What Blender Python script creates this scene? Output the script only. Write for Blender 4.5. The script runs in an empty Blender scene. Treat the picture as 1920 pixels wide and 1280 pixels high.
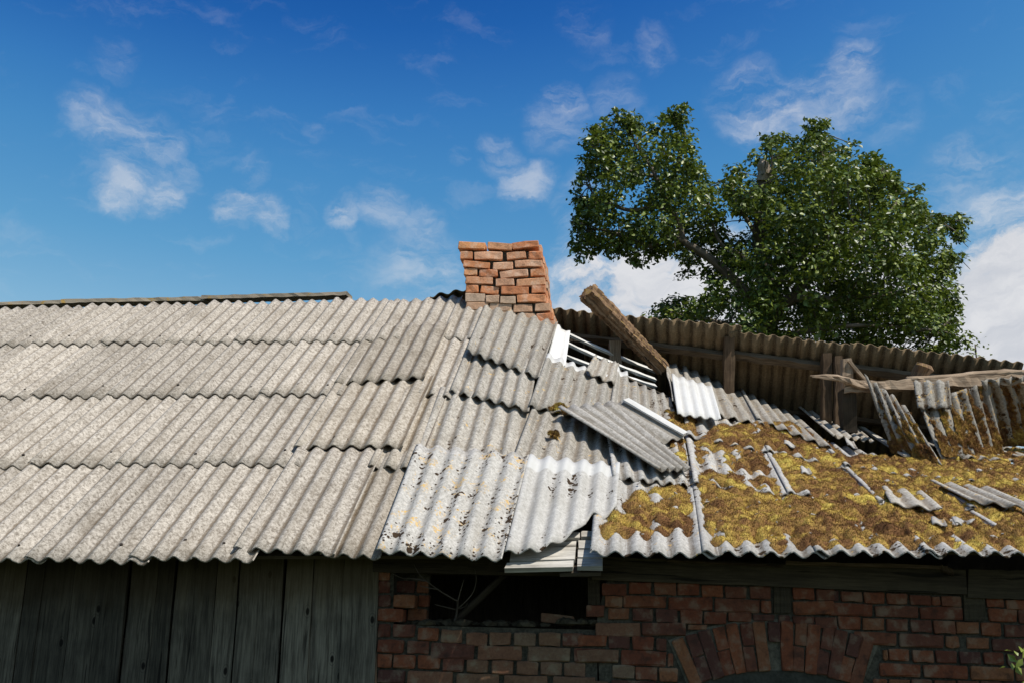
import bpy, bmesh, math, random
import numpy as np
from mathutils import Matrix, Vector

R = math.radians
rng = np.random.default_rng(7)
random.seed(7)
scene = bpy.context.scene
COL = scene.collection

# ------------------------------------------------------------------ camera
FPX = 1830.0
TH = R(16.0)
CAM = np.array([0.0, 0.0, 1.6])
RI = np.array([1.0, 0, 0])
FW = np.array([0, math.cos(TH), math.sin(TH)])
UP = np.array([0, -math.sin(TH), math.cos(TH)])
cd = bpy.data.cameras.new("camera")
cam = bpy.data.objects.new("camera", cd)
COL.objects.link(cam)
cam.location = CAM
cam.rotation_euler = (R(90) + TH, 0, 0)
cd.sensor_width = 36.0
cd.lens = 36.0 * FPX / 1920.0
cd.clip_start = 0.05
cd.clip_end = 3000
scene.camera = cam

# ------------------------------------------------------------------ light
SUN_EL, SUN_AZ = 55.0, 47.0            # degrees; azimuth measured from the facade's outward side towards the right
SUN = np.array([math.cos(R(SUN_EL)) * math.sin(R(SUN_AZ)), -math.cos(R(SUN_EL)) * math.cos(R(SUN_AZ)), math.sin(R(SUN_EL))])
ld = bpy.data.lights.new("sun", 'SUN')
ld.energy = 5.0
ld.angle = R(0.53)
ld.color = (1.0, 0.955, 0.88)
sun = bpy.data.objects.new("sun", ld)
COL.objects.link(sun)
sun.location = (8, -6, 14)
sun.rotation_euler = Vector(SUN).to_track_quat('Z', 'Y').to_euler()
scene.view_settings.view_transform = 'Standard'
scene.view_settings.look = 'None'
scene.view_settings.exposure = 0.0
scene.view_settings.gamma = 1.0
scene.view_settings.use_curve_mapping = False
try:
    scene.cycles.max_bounces = 8
    scene.cycles.diffuse_bounces = 4
    scene.cycles.transparent_max_bounces = 8
except Exception:
    pass


class NT:
    """small helper for node trees"""
    def __init__(self, tree):
        self.t = tree
        self.t.nodes.clear()

    def n(self, typ, **kw):
        nd = self.t.nodes.new(typ)
        for k, v in kw.items():
            setattr(nd, k, v)
        return nd

    def l(self, a, b):
        self.t.links.new(a, b)

    def put(self, sock, val):
        if hasattr(val, 'is_output') or isinstance(val, bpy.types.NodeSocket):
            self.l(val, sock)
        else:
            sock.default_value = val

    def math(self, op, a, b=0.0, c=None, clamp=False):
        m = self.n('ShaderNodeMath', operation=op, use_clamp=clamp)
        self.put(m.inputs[0], a)
        self.put(m.inputs[1], b)
        if c is not None:
            self.put(m.inputs[2], c)
        return m.outputs[0]

    def vmath(self, op, a, b=(0, 0, 0)):
        m = self.n('ShaderNodeVectorMath', operation=op)
        self.put(m.inputs[0], a)
        self.put(m.inputs[1], b)
        return m

    def noise(self, vec, scale, detail=3.0, rough=0.55, dist=0.0):
        m = self.n('ShaderNodeTexNoise')
        self.put(m.inputs['Vector'], vec)
        m.inputs['Scale'].default_value = scale
        m.inputs['Detail'].default_value = detail
        m.inputs['Roughness'].default_value = rough
        m.inputs['Distortion'].default_value = dist
        return m.outputs['Fac']

    def smooth(self, v, a, b, lo=0.0, hi=1.0):
        m = self.n('ShaderNodeMapRange', interpolation_type='SMOOTHSTEP')
        self.put(m.inputs[0], v)
        self.put(m.inputs[1], a)
        self.put(m.inputs[2], b)
        m.inputs[3].default_value = lo
        m.inputs[4].default_value = hi
        return m.outputs[0]

    def mix(self, fac, a, b, mode='MIX'):
        m = self.n('ShaderNodeMix', data_type='RGBA', blend_type=mode)
        self.put(m.inputs[0], fac)
        for s, v in ((m.inputs[6], a), (m.inputs[7], b)):
            if isinstance(v, (tuple, list)):
                s.default_value = (v[0], v[1], v[2], 1.0)
            else:
                self.l(v, s)
        return m.outputs[2]

    def ramp(self, fac, stops):
        m = self.n('ShaderNodeValToRGB')
        self.put(m.inputs[0], fac)
        e = m.color_ramp.elements
        while len(e) < len(stops):
            e.new(0.5)
        for k, (p, c) in enumerate(stops):
            e[k].position = p
            e[k].color = (c[0], c[1], c[2], 1.0) if isinstance(c, (tuple, list)) else (c, c, c, 1.0)
        return m.outputs[0]


def ray(x, y):
    return FW + (x - 960.0) / FPX * RI - (y - 640.0) / FPX * UP


def at(x, y, Z):
    return CAM + Z * ray(x, y)


# ------------------------------------------------------------------ sky
world = bpy.data.worlds.new("World")
scene.world = world
world.use_nodes = True
w = NT(world.node_tree)
sky = w.n('ShaderNodeTexSky', sky_type='NISHITA')
sky.sun_disc = False
sky.sun_elevation = R(SUN_EL)
sky.sun_rotation = R(180.0 - SUN_AZ)
sky.altitude = 0.0
sky.air_density = 1.0
sky.dust_density = 0.35
sky.ozone_density = 3.5
tc = w.n('ShaderNodeTexCoord')
dirv = tc.outputs['Generated']
# a clear polarised summer sky: each channel of the sky is graded the same way everywhere
sepc = w.n('ShaderNodeSeparateColor')
w.l(sky.outputs[0], sepc.inputs[0])
comb = w.n('ShaderNodeCombineColor')
GRADE = ([(.0, .0), (.80, .008), (.87, .015), (.97, .038), (1.1, .066), (1.343, .115), (1.637, .21), (2.2, .38), (3.0, .5)],
         [(.0, .0), (1.40, .075), (1.53, .118), (1.71, .195), (1.9, .255), (2.32, .345), (2.77, .44), (3.4, .55), (4.5, .64)],
         [(.0, .0), (2.80, .36), (2.95, .42), (3.19, .495), (3.5, .545), (4.118, .605), (4.75, .66), (5.6, .72), (6.9, .78)])
for k_, pts_ in enumerate(GRADE):
    rp_ = w.ramp(w.math('DIVIDE', sepc.outputs[k_], 7.0), [(p_ / 7.0, v_) for p_, v_ in pts_])
    bw_ = w.n('ShaderNodeSeparateColor')
    w.l(rp_, bw_.inputs[0])
    w.l(w.math('MULTIPLY', bw_.outputs[0], 10.0), comb.inputs[k_])
world.cycles.sampling_method = 'MANUAL'
world.cycles.sample_map_resolution = 512
# wisps of cloud: drawn-out fractal noise that gathers where the clouds of the day hang
wn = w.n('ShaderNodeTexNoise')
wn.inputs['Scale'].default_value = 14.0
wn.inputs['Detail'].default_value = 6.0
wn.inputs['Roughness'].default_value = 0.62
w.l(dirv, wn.inputs['Vector'])
wo = w.vmath('SUBTRACT', wn.outputs['Color'], (.5, .5, .5)).outputs[0]
wsc = w.n('ShaderNodeVectorMath', operation='SCALE')
w.l(wo, wsc.inputs[0])
wsc.inputs['Scale'].default_value = 0.055
ragged = w.vmath('NORMALIZE', w.vmath('ADD', dirv, wsc.outputs[0]).outputs[0]).outputs[0]
stretch = w.n('ShaderNodeMapping')
stretch.inputs['Rotation'].default_value = (0, R(-26), 0)
stretch.inputs['Scale'].default_value = (0.8, 0.8, 2.3)
w.l(ragged, stretch.inputs['Vector'])
f1 = w.noise(stretch.outputs[0], 17.0, 9.0, 0.60, 0.3)
f2 = w.noise(stretch.outputs[0], 55.0, 7.0, 0.62, 0.3)
fb = w.math('ADD', w.math('MULTIPLY', f1, 0.70), w.math('MULTIPLY', f2, 0.30))
CLOUDS = [(165, 215, 36, .52), (225, 245, 42, .62), (290, 278, 42, .62), (240, 318, 34, .5), (232, 362, 32, .86), (305, 366, 30, .8), (345, 322, 24, .5),
          (450, 388, 34, .82), (508, 400, 28, .75), (470, 318, 26, .4), (648, 405, 26, .75), (715, 395, 36, .55), (785, 438, 44, .55), (790, 515, 75, .6),
          (220, 105, 30, .3), (596, 246, 18, .3), (860, 298, 16, .5), (935, 288, 30, .55), (985, 342, 36, .7), (1090, 48, 36, .38), (1225, 85, 32, .38), (1062, 182, 28, .75), (1050, 238, 48, .45), (1150, 185, 40, .35),
          (1405, 195, 56, .8), (1470, 205, 46, .8), (1597, 115, 34, .75), (1565, 185, 62, .65), (1670, 220, 44, .3), (1800, 308, 40, .6), (1830, 365, 80, .5), (1085, 385, 45, .6),
          (1900, 460, 85, 1.2), (1910, 590, 150, 2.2), (1105, 545, 80, 1.7), (1210, 540, 85, 1.9), (1330, 560, 110, 2.0), (1560, 590, 170, 2.2), (935, 560, 60, .6), (1750, 600, 130, 2.0)]
acc = None
for (cx, cy, cr, cw) in CLOUDS:
    d = ray(cx, cy)
    d = d / np.linalg.norm(d)
    ang = cr * 1.55 / FPX
    dt = w.vmath('DOT_PRODUCT', ragged, tuple(float(t) for t in d)).outputs['Value']
    mk_ = w.smooth(dt, math.cos(ang), math.cos(ang * 0.05), 0.0, cw)
    acc = mk_ if acc is None else w.math('MAXIMUM', acc, mk_)
solid = w.smooth(w.math('ADD', acc, w.math('MULTIPLY', w.math('SUBTRACT', fb, .5), 2.6)), 1.15, 1.85)
wisp = w.math('MULTIPLY', w.math('MINIMUM', acc, 1.0), w.smooth(fb, 0.36, 0.70))
cl = w.math('MAXIMUM', w.math('MULTIPLY', wisp, 0.72), w.math('MULTIPLY', solid, 0.97))
veil = w.math('MULTIPLY', w.smooth(f1, 0.52, 0.78), 0.10)
cl = w.math('MAXIMUM', cl, veil)
skc = w.mix(cl, comb.outputs[0], w.mix(w.smooth(f1, .35, .65), (6.1, 6.3, 6.8), (7.5, 7.55, 7.8)))
bg = w.n('ShaderNodeBackground')
bg.inputs['Strength'].default_value = 0.10
w.l(skc, bg.inputs['Color'])
ow = w.n('ShaderNodeOutputWorld')
w.l(bg.outputs[0], ow.inputs['Surface'])

# ------------------------------------------------------------------ the roof's own coordinates
# u runs along the eave, s up the slope; the pitch falls where the roof has sunk
E0 = at(245, 1053, 5.33)
FY = R(2.0)
FA = np.array([math.cos(FY), -math.sin(FY), 0.0])       # along the facade
NI = np.array([math.sin(FY), math.cos(FY), 0.0])        # into the building
ZUP = np.array([0, 0, 1.0])
KU = np.array([-9, 1.95, 3.0, 4.2, 4.9, 6.5])
KA = np.array([38.05, 38.05, 27.5, 21.0, 18.0, 16.5])
KY = np.array([7.3, 7.3, 8.5, 8.5, 8.5, 8.5])


def surf(u, s):
    u = np.asarray(u, float)
    s = np.asarray(s, float)
    a = np.radians(np.interp(u, KU, KA))
    y = np.radians(np.interp(u, KU, KY))
    Dv = np.stack([np.sin(y) * np.cos(a), np.cos(y) * np.cos(a), np.sin(a)], -1)
    return E0 + u[..., None] * FA + s[..., None] * Dv


def us(x, y):
    r = ray(x, y)
    v = np.array([(x - 245) * .0029, 1.5, 7.0])
    for _ in range(60):
        e = surf(v[0], v[1]) - CAM - v[2] * r
        J = np.zeros((3, 3))
        for k in range(3):
            q = v.copy()
            q[k] += 1e-5
            J[:, k] = (surf(q[0], q[1]) - CAM - q[2] * r - e) / 1e-5
        dv = np.linalg.solve(J, -e)
        m = abs(dv).max()
        v += dv * min(1.0, 1.0 / max(m, 1e-12))
        if m < 1e-9:
            break
    return float(v[0]), float(v[1])


def surf_n(u, s):
    du = (surf(np.asarray(u) + 1e-3, s) - surf(np.asarray(u) - 1e-3, s))
    ds = (surf(u, np.asarray(s) + 1e-3) - surf(u, np.asarray(s) - 1e-3))
    n = np.cross(du, ds)
    return n / np.linalg.norm(n, axis=-1, keepdims=True)


def rp(x, y, off=0.0):
    """the point of the roof that the photograph shows at x, y, off metres above the roof"""
    u, s = us(x, y)
    return surf(u, s) + off * surf_n(u, s)


W0 = E0 + 0.36 * NI                                       # outer face of the front wall


def wp(x, y, d=0.0):
    """point of the front wall plane (d metres further in)"""
    r = ray(x, y)
    t = ((W0 + d * NI - CAM) @ NI) / (r @ NI)
    return CAM + t * r


# ------------------------------------------------------------------ building blocks
WORLD = {}
MATS = {}


def link(name, data, parent, loc):
    o = bpy.data.objects.new(name, data)
    COL.objects.link(o)
    loc = np.asarray(loc, float)
    if parent is not None:
        o.parent = parent
        o.location = loc - WORLD[parent.name]
    else:
        o.location = loc
    WORLD[o.name] = loc
    return o


def empty(name, loc, label, cat, group=None, parent=None):
    o = link(name, None, parent, loc)
    o.empty_display_size = 0.3
    tag(o, label, cat, group)
    return o


def tag(o, label=None, cat=None, group=None, kind=None):
    if label:
        o['label'] = label
    if cat:
        o['category'] = cat
    if group:
        o['group'] = group
    if kind:
        o['kind'] = kind
    return o


def mk(name, V, F, mat, parent=None, uv=None, smooth=False, origin=None):
    V = np.asarray(V, float)
    if origin is None:
        lo, hi = V.min(0), V.max(0)
        origin = np.array([(lo[0] + hi[0]) / 2, (lo[1] + hi[1]) / 2, lo[2]])
    me = bpy.data.meshes.new(name)
    if isinstance(F, np.ndarray) and F.ndim == 2:
        k = F.shape[1]
        me.vertices.add(len(V))
        me.vertices.foreach_set('co', (V - origin).ravel())
        me.loops.add(F.size)
        me.loops.foreach_set('vertex_index', F.ravel().astype(np.int32))
        me.polygons.add(len(F))
        me.polygons.foreach_set('loop_start', np.arange(0, F.size, k, dtype=np.int32))
        me.update(calc_edges=True)
    else:
        me.from_pydata((V - origin).tolist(), [], [list(map(int, f)) for f in F])
    me.validate()
    if uv is not None:
        lay = me.uv_layers.new(name='UVMap')
        idx = np.zeros(len(me.loops), np.int32)
        me.loops.foreach_get('vertex_index', idx)
        lay.data.foreach_set('uv', np.asarray(uv, float)[idx].ravel())
    if smooth:
        me.polygons.foreach_set('use_smooth', np.ones(len(me.polygons), bool))
    me.materials.append(mat)
    o = link(name, me, parent, origin)
    return o


def grid_faces(nu, nv, off=0, flip=False):
    i, j = np.meshgrid(np.arange(nu - 1), np.arange(nv - 1), indexing='ij')
    a = (i * nv + j).ravel() + off
    f = np.stack([a, a + nv, a + nv + 1, a + 1], 1)
    return f[:, ::-1] if flip else f


PERIOD = 0.115
AMP = 0.0165
PHI = 1.25


def corr(x):
    """height of the corrugation x waves from a sheet's left edge"""
    return AMP * np.cos(2 * math.pi * x - PHI)


def sheet(name, Pab, nw, mat, parent, amp=AMP, th=0.0065, nv=9, bot=None, top=None, left=None, right=None, vlen=1.2, phase=0.0, per=9, warp=0.004, label=None):
    """corrugated fibre-cement sheet; Pab(a, b) gives base points, a across and b up the sheet, both 0..1"""
    nu = int(round(nw * per)) + 1
    a = np.linspace(0, 1, nu)
    b = np.linspace(0, 1, nv)
    A, B = np.meshgrid(a, b, indexing='ij')
    chip = (rng.random(nu) - .5) * 0.006
    b0 = (bot(a) if bot else np.zeros(nu)) + chip
    b1 = (top(a) if top else np.ones(nu)) + (rng.random(nu) - .5) * 0.004
    BB = b0[:, None] + (b1 - b0)[:, None] * B
    AA = A.copy()
    if left is not None:
        l0 = left(b)
        AA = l0[None, :] + (1 - l0)[None, :] * AA
    if right is not None:
        r0 = right(b)
        AA = AA * r0[None, :]
    P = Pab(AA, BB)
    e = 1e-3
    n = np.cross(Pab(AA + e, BB) - Pab(AA - e, BB), Pab(AA, BB + e) - Pab(AA, BB - e))
    n /= np.linalg.norm(n, axis=-1, keepdims=True)
    p1, p2 = rng.random(2) * 6.28
    wv = warp * np.sin(2.6 * AA + p1) * np.sin(3.1 * BB + p2)
    h = amp / AMP * corr(AA * nw + phase) + wv
    up = P + n * h[..., None]
    # thickness along the local surface normal
    du = np.gradient(up, axis=0)
    dv = np.gradient(up, axis=1)
    nn = np.cross(du, dv)
    nn /= np.linalg.norm(nn, axis=-1, keepdims=True)
    dn = up - nn * th
    V = np.concatenate([up.reshape(-1, 3), dn.reshape(-1, 3)])
    N = nu * nv
    F = [grid_faces(nu, nv), grid_faces(nu, nv, N, True)]
    j = np.arange(nv - 1)
    i = np.arange(nu - 1)
    F.append(np.stack([j, j + 1, j + 1 + N, j + N], 1))
    q = (nu - 1) * nv + j
    F.append(np.stack([q, q + N, q + 1 + N, q + 1], 1))
    q = i * nv
    F.append(np.stack([q, q + N, q + nv + N, q + nv], 1))
    q = i * nv + nv - 1
    F.append(np.stack([q, q + nv, q + nv + N, q + N], 1))
    F = np.concatenate(F)
    uv1 = np.stack([AA * nw + phase, BB * vlen], -1).reshape(-1, 2)
    o = mk(name, V, F, mat, parent, np.concatenate([uv1, uv1]), smooth=True)
    # crisp rims
    me = o.data
    sm = np.ones(len(me.polygons), bool)
    sm[2 * (nu - 1) * (nv - 1):] = False
    me.polygons.foreach_set('use_smooth', sm)
    if label:
        o['label'] = label
    return o


def lerp(a, b, t):
    return a + (b - a) * t


def bilin(c):
    """c: four 3-D corners TL, TR, BR, BL"""
    TL, TR, BR, BL = [np.asarray(q, float) for q in c]

    def f(A, B):
        A = np.asarray(A)[..., None]
        B = np.asarray(B)[..., None]
        return (BL * (1 - A) + BR * A) * (1 - B) + (TL * (1 - A) + TR * A) * B
    return f


def column(u0, u1, s0, s1, ln, lift):
    """patch of the roof between u0 and u1; lift = (TL, TR, BR, BL) heights above the roof"""
    def f(A, B):
        A = np.asarray(A)
        B = np.asarray(B)
        u = u0 + (u1 - u0) * A
        s = s0 + (s1 - s0) * A + ln * B
        h = (lift[3] * (1 - A) + lift[2] * A) * (1 - B) + (lift[0] * (1 - A) + lift[1] * A) * B
        return surf(u, s) + surf_n(u, s) * h[..., None]
    return f


def timber(name, p0, p1, wv, tv, mat, parent=None, seg=8, jit=0.003, taper=1.0, bow=None):
    """sawn timber from p0 to p1 with full width vector wv and full thickness vector tv"""
    p0, p1, wv, tv = [np.asarray(q, float) for q in (p0, p1, wv, tv)]
    L = np.linalg.norm(p1 - p0)
    ww, tt = np.linalg.norm(wv), np.linalg.norm(tv)
    c = [(-.5, -.5), (.5, -.5), (.5, .5), (-.5, .5)]
    V, uv = [], []
    pu = [0, ww, ww + tt, 2 * ww + tt]
    o = rng.random(2) * 7
    for k in range(seg + 1):
        t = k / seg
        sc = 1 + (taper - 1) * t
        ctr = p0 + (p1 - p0) * t
        if bow is not None:
            ctr = ctr + np.asarray(bow) * math.sin(math.pi * t)
        for q, (x, y) in enumerate(c):
            V.append(ctr + wv * x * sc + tv * y * sc + (rng.random(3) - .5) * 2 * jit)
            uv.append((pu[q] + o[0], L * t + o[1]))
    F = []
    for k in range(seg):
        for q in range(4):
            r = (q + 1) % 4
            F.append([k * 4 + q, k * 4 + r, k * 4 + 4 + r, k * 4 + 4 + q])
    F.append([3, 2, 1, 0])
    m = seg * 4
    F.append([m, m + 1, m + 2, m + 3])
    V = np.array(V)
    # keep faces turned outwards
    if np.dot(np.cross(wv, tv), p1 - p0) < 0:
        F = [f[::-1] for f in F]
    return mk(name, V, F, mat, parent, uv)


def tube_arrays(pts, rad, ns=7, base=0, rough=0.0):
    pts = np.asarray(pts, float)
    V, F, uv = [], [], []
    d = np.gradient(pts, axis=0)
    acc = 0.0
    for k, p in enumerate(pts):
        t = d[k] / (np.linalg.norm(d[k]) + 1e-9)
        a = np.cross(t, [0.31, 0.2, 0.93])
        a /= np.linalg.norm(a)
        b = np.cross(t, a)
        if k:
            acc += np.linalg.norm(p - pts[k - 1])
        for q in range(ns):
            g = 2 * math.pi * q / ns
            rr = rad[k] * (1 + rough * (rng.random() - .5))
            V.append(p + (a * math.cos(g) + b * math.sin(g)) * rr)
            uv.append((q / ns * 6.28 * rad[0], acc))
    n = len(pts)
    for k in range(n - 1):
        for q in range(ns):
            r = (q + 1) % ns
            F.append([base + k * ns + q, base + k * ns + r, base + k * ns + ns + r, base + k * ns + ns + q])
    F.append([base + q for q in range(ns)][::-1])
    F.append([base + (n - 1) * ns + q for q in range(ns)])
    return V, F, uv


def smooth_path(pts, n):
    pts = np.asarray(pts, float)
    m = len(pts)
    t = np.linspace(0, m - 1, n)
    out = np.zeros((n, pts.shape[1]))
    for i, tt in enumerate(t):
        k = min(int(tt), m - 2)
        f = tt - k
        p0, p1, p2, p3 = pts[max(k - 1, 0)], pts[k], pts[k + 1], pts[min(k + 2, m - 1)]
        out[i] = 0.5 * ((2 * p1) + (-p0 + p2) * f + (2 * p0 - 5 * p1 + 4 * p2 - p3) * f * f + (-p0 + 3 * p1 - 3 * p2 + p3) * f ** 3)
    return out


# ------------------------------------------------------------------ materials
def newmat(name):
    m = bpy.data.materials.new(name)
    m.use_nodes = True
    return m, NT(m.node_tree)


def finish(nt, col, rough=0.85, spec=0.25, bump=None, bstr=0.4, bdist=0.004, mat=None):
    p = nt.n('ShaderNodeBsdfPrincipled')
    nt.put(p.inputs['Base Color'], col)
    nt.put(p.inputs['Roughness'], rough)
    p.inputs['Specular IOR Level'].default_value = spec
    if bump is not None:
        b = nt.n('ShaderNodeBump')
        b.inputs['Strength'].default_value = bstr
        b.inputs['Distance'].default_value = bdist
        nt.l(bump, b.inputs['Height'])
        nt.l(b.outputs[0], p.inputs['Normal'])
    o = nt.n('ShaderNodeOutputMaterial')
    nt.l(p.outputs[0], o.inputs['Surface'])
    return p


def position(nt):
    return nt.n('ShaderNodeNewGeometry').outputs['Position']


def objrand(nt):
    return nt.n('ShaderNodeObjectInfo').outputs['Random']


def cement(name, dark, light, brown=(0.15, 0.108, 0.066), dirt=0.5, spots=0.0, lichen=0.0, band=None, stain=0.3, contrast=1.0):
    m, nt = newmat(name)
    pos = position(nt)
    uvn = nt.n('ShaderNodeUVMap')
    sx = nt.n('ShaderNodeSeparateXYZ')
    nt.l(uvn.outputs[0], sx.inputs[0])
    n_f = nt.noise(pos, 105, 4, .7, .8)
    n_m = nt.noise(pos, 46, 5, .65, .5)
    n_l = nt.noise(pos, 3.2, 4, .6)
    v = nt.math('ADD', nt.math('MULTIPLY', n_f, .45), nt.math('MULTIPLY', n_m, .55))
    v = nt.smooth(v, .5 - .17 / contrast, .5 + .15 / contrast)
    col = nt.mix(v, dark, light)
    # pepper of dark lichen
    pep = nt.noise(pos, 210, 2, .6)
    col = nt.mix(nt.math('MULTIPLY', nt.smooth(pep, .60, .72), .55), col, (dark[0] * .45, dark[1] * .42, dark[2] * .38))
    # broad weather stains
    col = nt.mix(nt.math('MULTIPLY', nt.smooth(n_l, .45, .75), stain), col, (dark[0] * .8, dark[1] * .76, dark[2] * .68))
    mq = nt.n('ShaderNodeCombineXYZ')
    nt.l(nt.math('MULTIPLY', sx.outputs[0], 1.7), mq.inputs[0])
    nt.l(nt.math('MULTIPLY', sx.outputs[1], 1.1), mq.inputs[1])
    nt.l(nt.math('MULTIPLY', objrand(nt), 53.0), mq.inputs[2])
    n_r = nt.noise(mq.outputs[0], 1.5, 4, .65)
    col = nt.mix(nt.math('MULTIPLY', nt.smooth(n_r, .50, .74), stain * 1.1), col, (dark[0] * .92, dark[1] * .86, dark[2] * .76))
    col = nt.mix(nt.math('MULTIPLY', nt.smooth(nt.noise(pos, 15, 4, .7, .4), .56, .70), .35), col, (light[0] * 1.08, light[1] * 1.08, light[2] * 1.08))
    # dirt that the rain leaves in the troughs
    ph = nt.math('MULTIPLY_ADD', sx.outputs[0], 2 * math.pi, -PHI + math.pi - 0.75)
    tr = nt.math('COSINE', ph)
    mp = nt.n('ShaderNodeCombineXYZ')
    nt.l(nt.math('MULTIPLY', sx.outputs[0], 5.0), mp.inputs[0])
    nt.l(nt.math('MULTIPLY', sx.outputs[1], 5.0), mp.inputs[1])
    nt.l(nt.math('MULTIPLY', objrand(nt), 37.0), mp.inputs[2])
    n_s = nt.noise(mp.outputs[0], 1.6, 5, .65)
    tm = nt.smooth(nt.math('ADD', tr, nt.math('MULTIPLY', nt.math('SUBTRACT', n_s, .5), 2.2)), .30, 1.05)
    tm = nt.math('MULTIPLY', tm, nt.smooth(n_f, .30, .62))
    col = nt.mix(nt.math('MULTIPLY', tm, dirt), col, brown)
    bump = nt.math('ADD', n_f, nt.math('MULTIPLY', n_m, .6))
    if lichen > 0:
        a = nt.noise(pos, 11, 4, .7, .6)
        b = nt.noise(pos, 75, 4, .7)
        lm = nt.smooth(nt.math('ADD', nt.math('MULTIPLY', a, .75), nt.math('MULTIPLY', b, .25)), .60 - .1 * lichen, .66 - .1 * lichen)
        lm = nt.math('MULTIPLY', lm, nt.smooth(b, .42, .58))
        col = nt.mix(nt.math('MULTIPLY', lm, .85), col, nt.mix(n_m, (.62, .30, .03), (.66, .46, .12)))
    if spots > 0:
        cl_ = nt.noise(pos, 2.6, 4, .65)
        low = nt.math('ADD', cl_, nt.math('MULTIPLY', tr, .07))
        sm = None
        for vs, p_ in ((22, 1.7), (46, 1.3)):
            vo = nt.n('ShaderNodeTexVoronoi')
            wv_ = nt.n('ShaderNodeVectorMath', operation='SCALE')
            wn_ = nt.n('ShaderNodeTexNoise')
            nt.l(pos, wn_.inputs['Vector'])
            wn_.inputs['Scale'].default_value = vs * 2.2
            nt.l(wn_.outputs['Color'], wv_.inputs[0])
            wv_.inputs['Scale'].default_value = .5 / vs
            nt.l(nt.vmath('ADD', pos, wv_.outputs[0]).outputs[0], vo.inputs['Vector'])
            vo.inputs['Scale'].default_value = vs
            sep = nt.n('ShaderNodeSeparateColor')
            nt.l(vo.outputs['Color'], sep.inputs[0])
            thr = nt.math('MULTIPLY', nt.smooth(low, .66 - .24 * spots, .84 - .20 * spots), nt.math('POWER', sep.outputs[0], p_))
            thr = nt.math('MULTIPLY', thr, .66)
            q_ = nt.smooth(vo.outputs['Distance'], thr, nt.math('SUBTRACT', thr, .07))
            q_ = nt.math('MULTIPLY', q_, nt.smooth(thr, .07, .12))
            sm = q_ if sm is None else nt.math('MAXIMUM', sm, q_)
        col = nt.mix(sm, col, nt.mix(n_f, (.018, .012, .008), (.075, .045, .022)))
        bump = nt.math('ADD', bump, nt.math('MULTIPLY', sm, 1.5))
    if band is not None:
        bn = nt.math('ADD', sx.outputs[1], nt.math('MULTIPLY', nt.math('SUBTRACT', n_m, .5), .03))
        bm = nt.smooth(bn, band, band + .018)
        col = nt.mix(nt.math('MULTIPLY', bm, .93), col, (.585, .57, .54))
    br = nt.math('MULTIPLY_ADD', objrand(nt), .24, .87)
    g = nt.n('ShaderNodeCombineColor')
    for k in range(3):
        nt.l(br, g.inputs[k])
    col = nt.mix(1.0, col, g.outputs[0], 'MULTIPLY')
    finish(nt, col, .9, .15, bump, .55, .0035)
    MATS[name] = m
    return m


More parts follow.
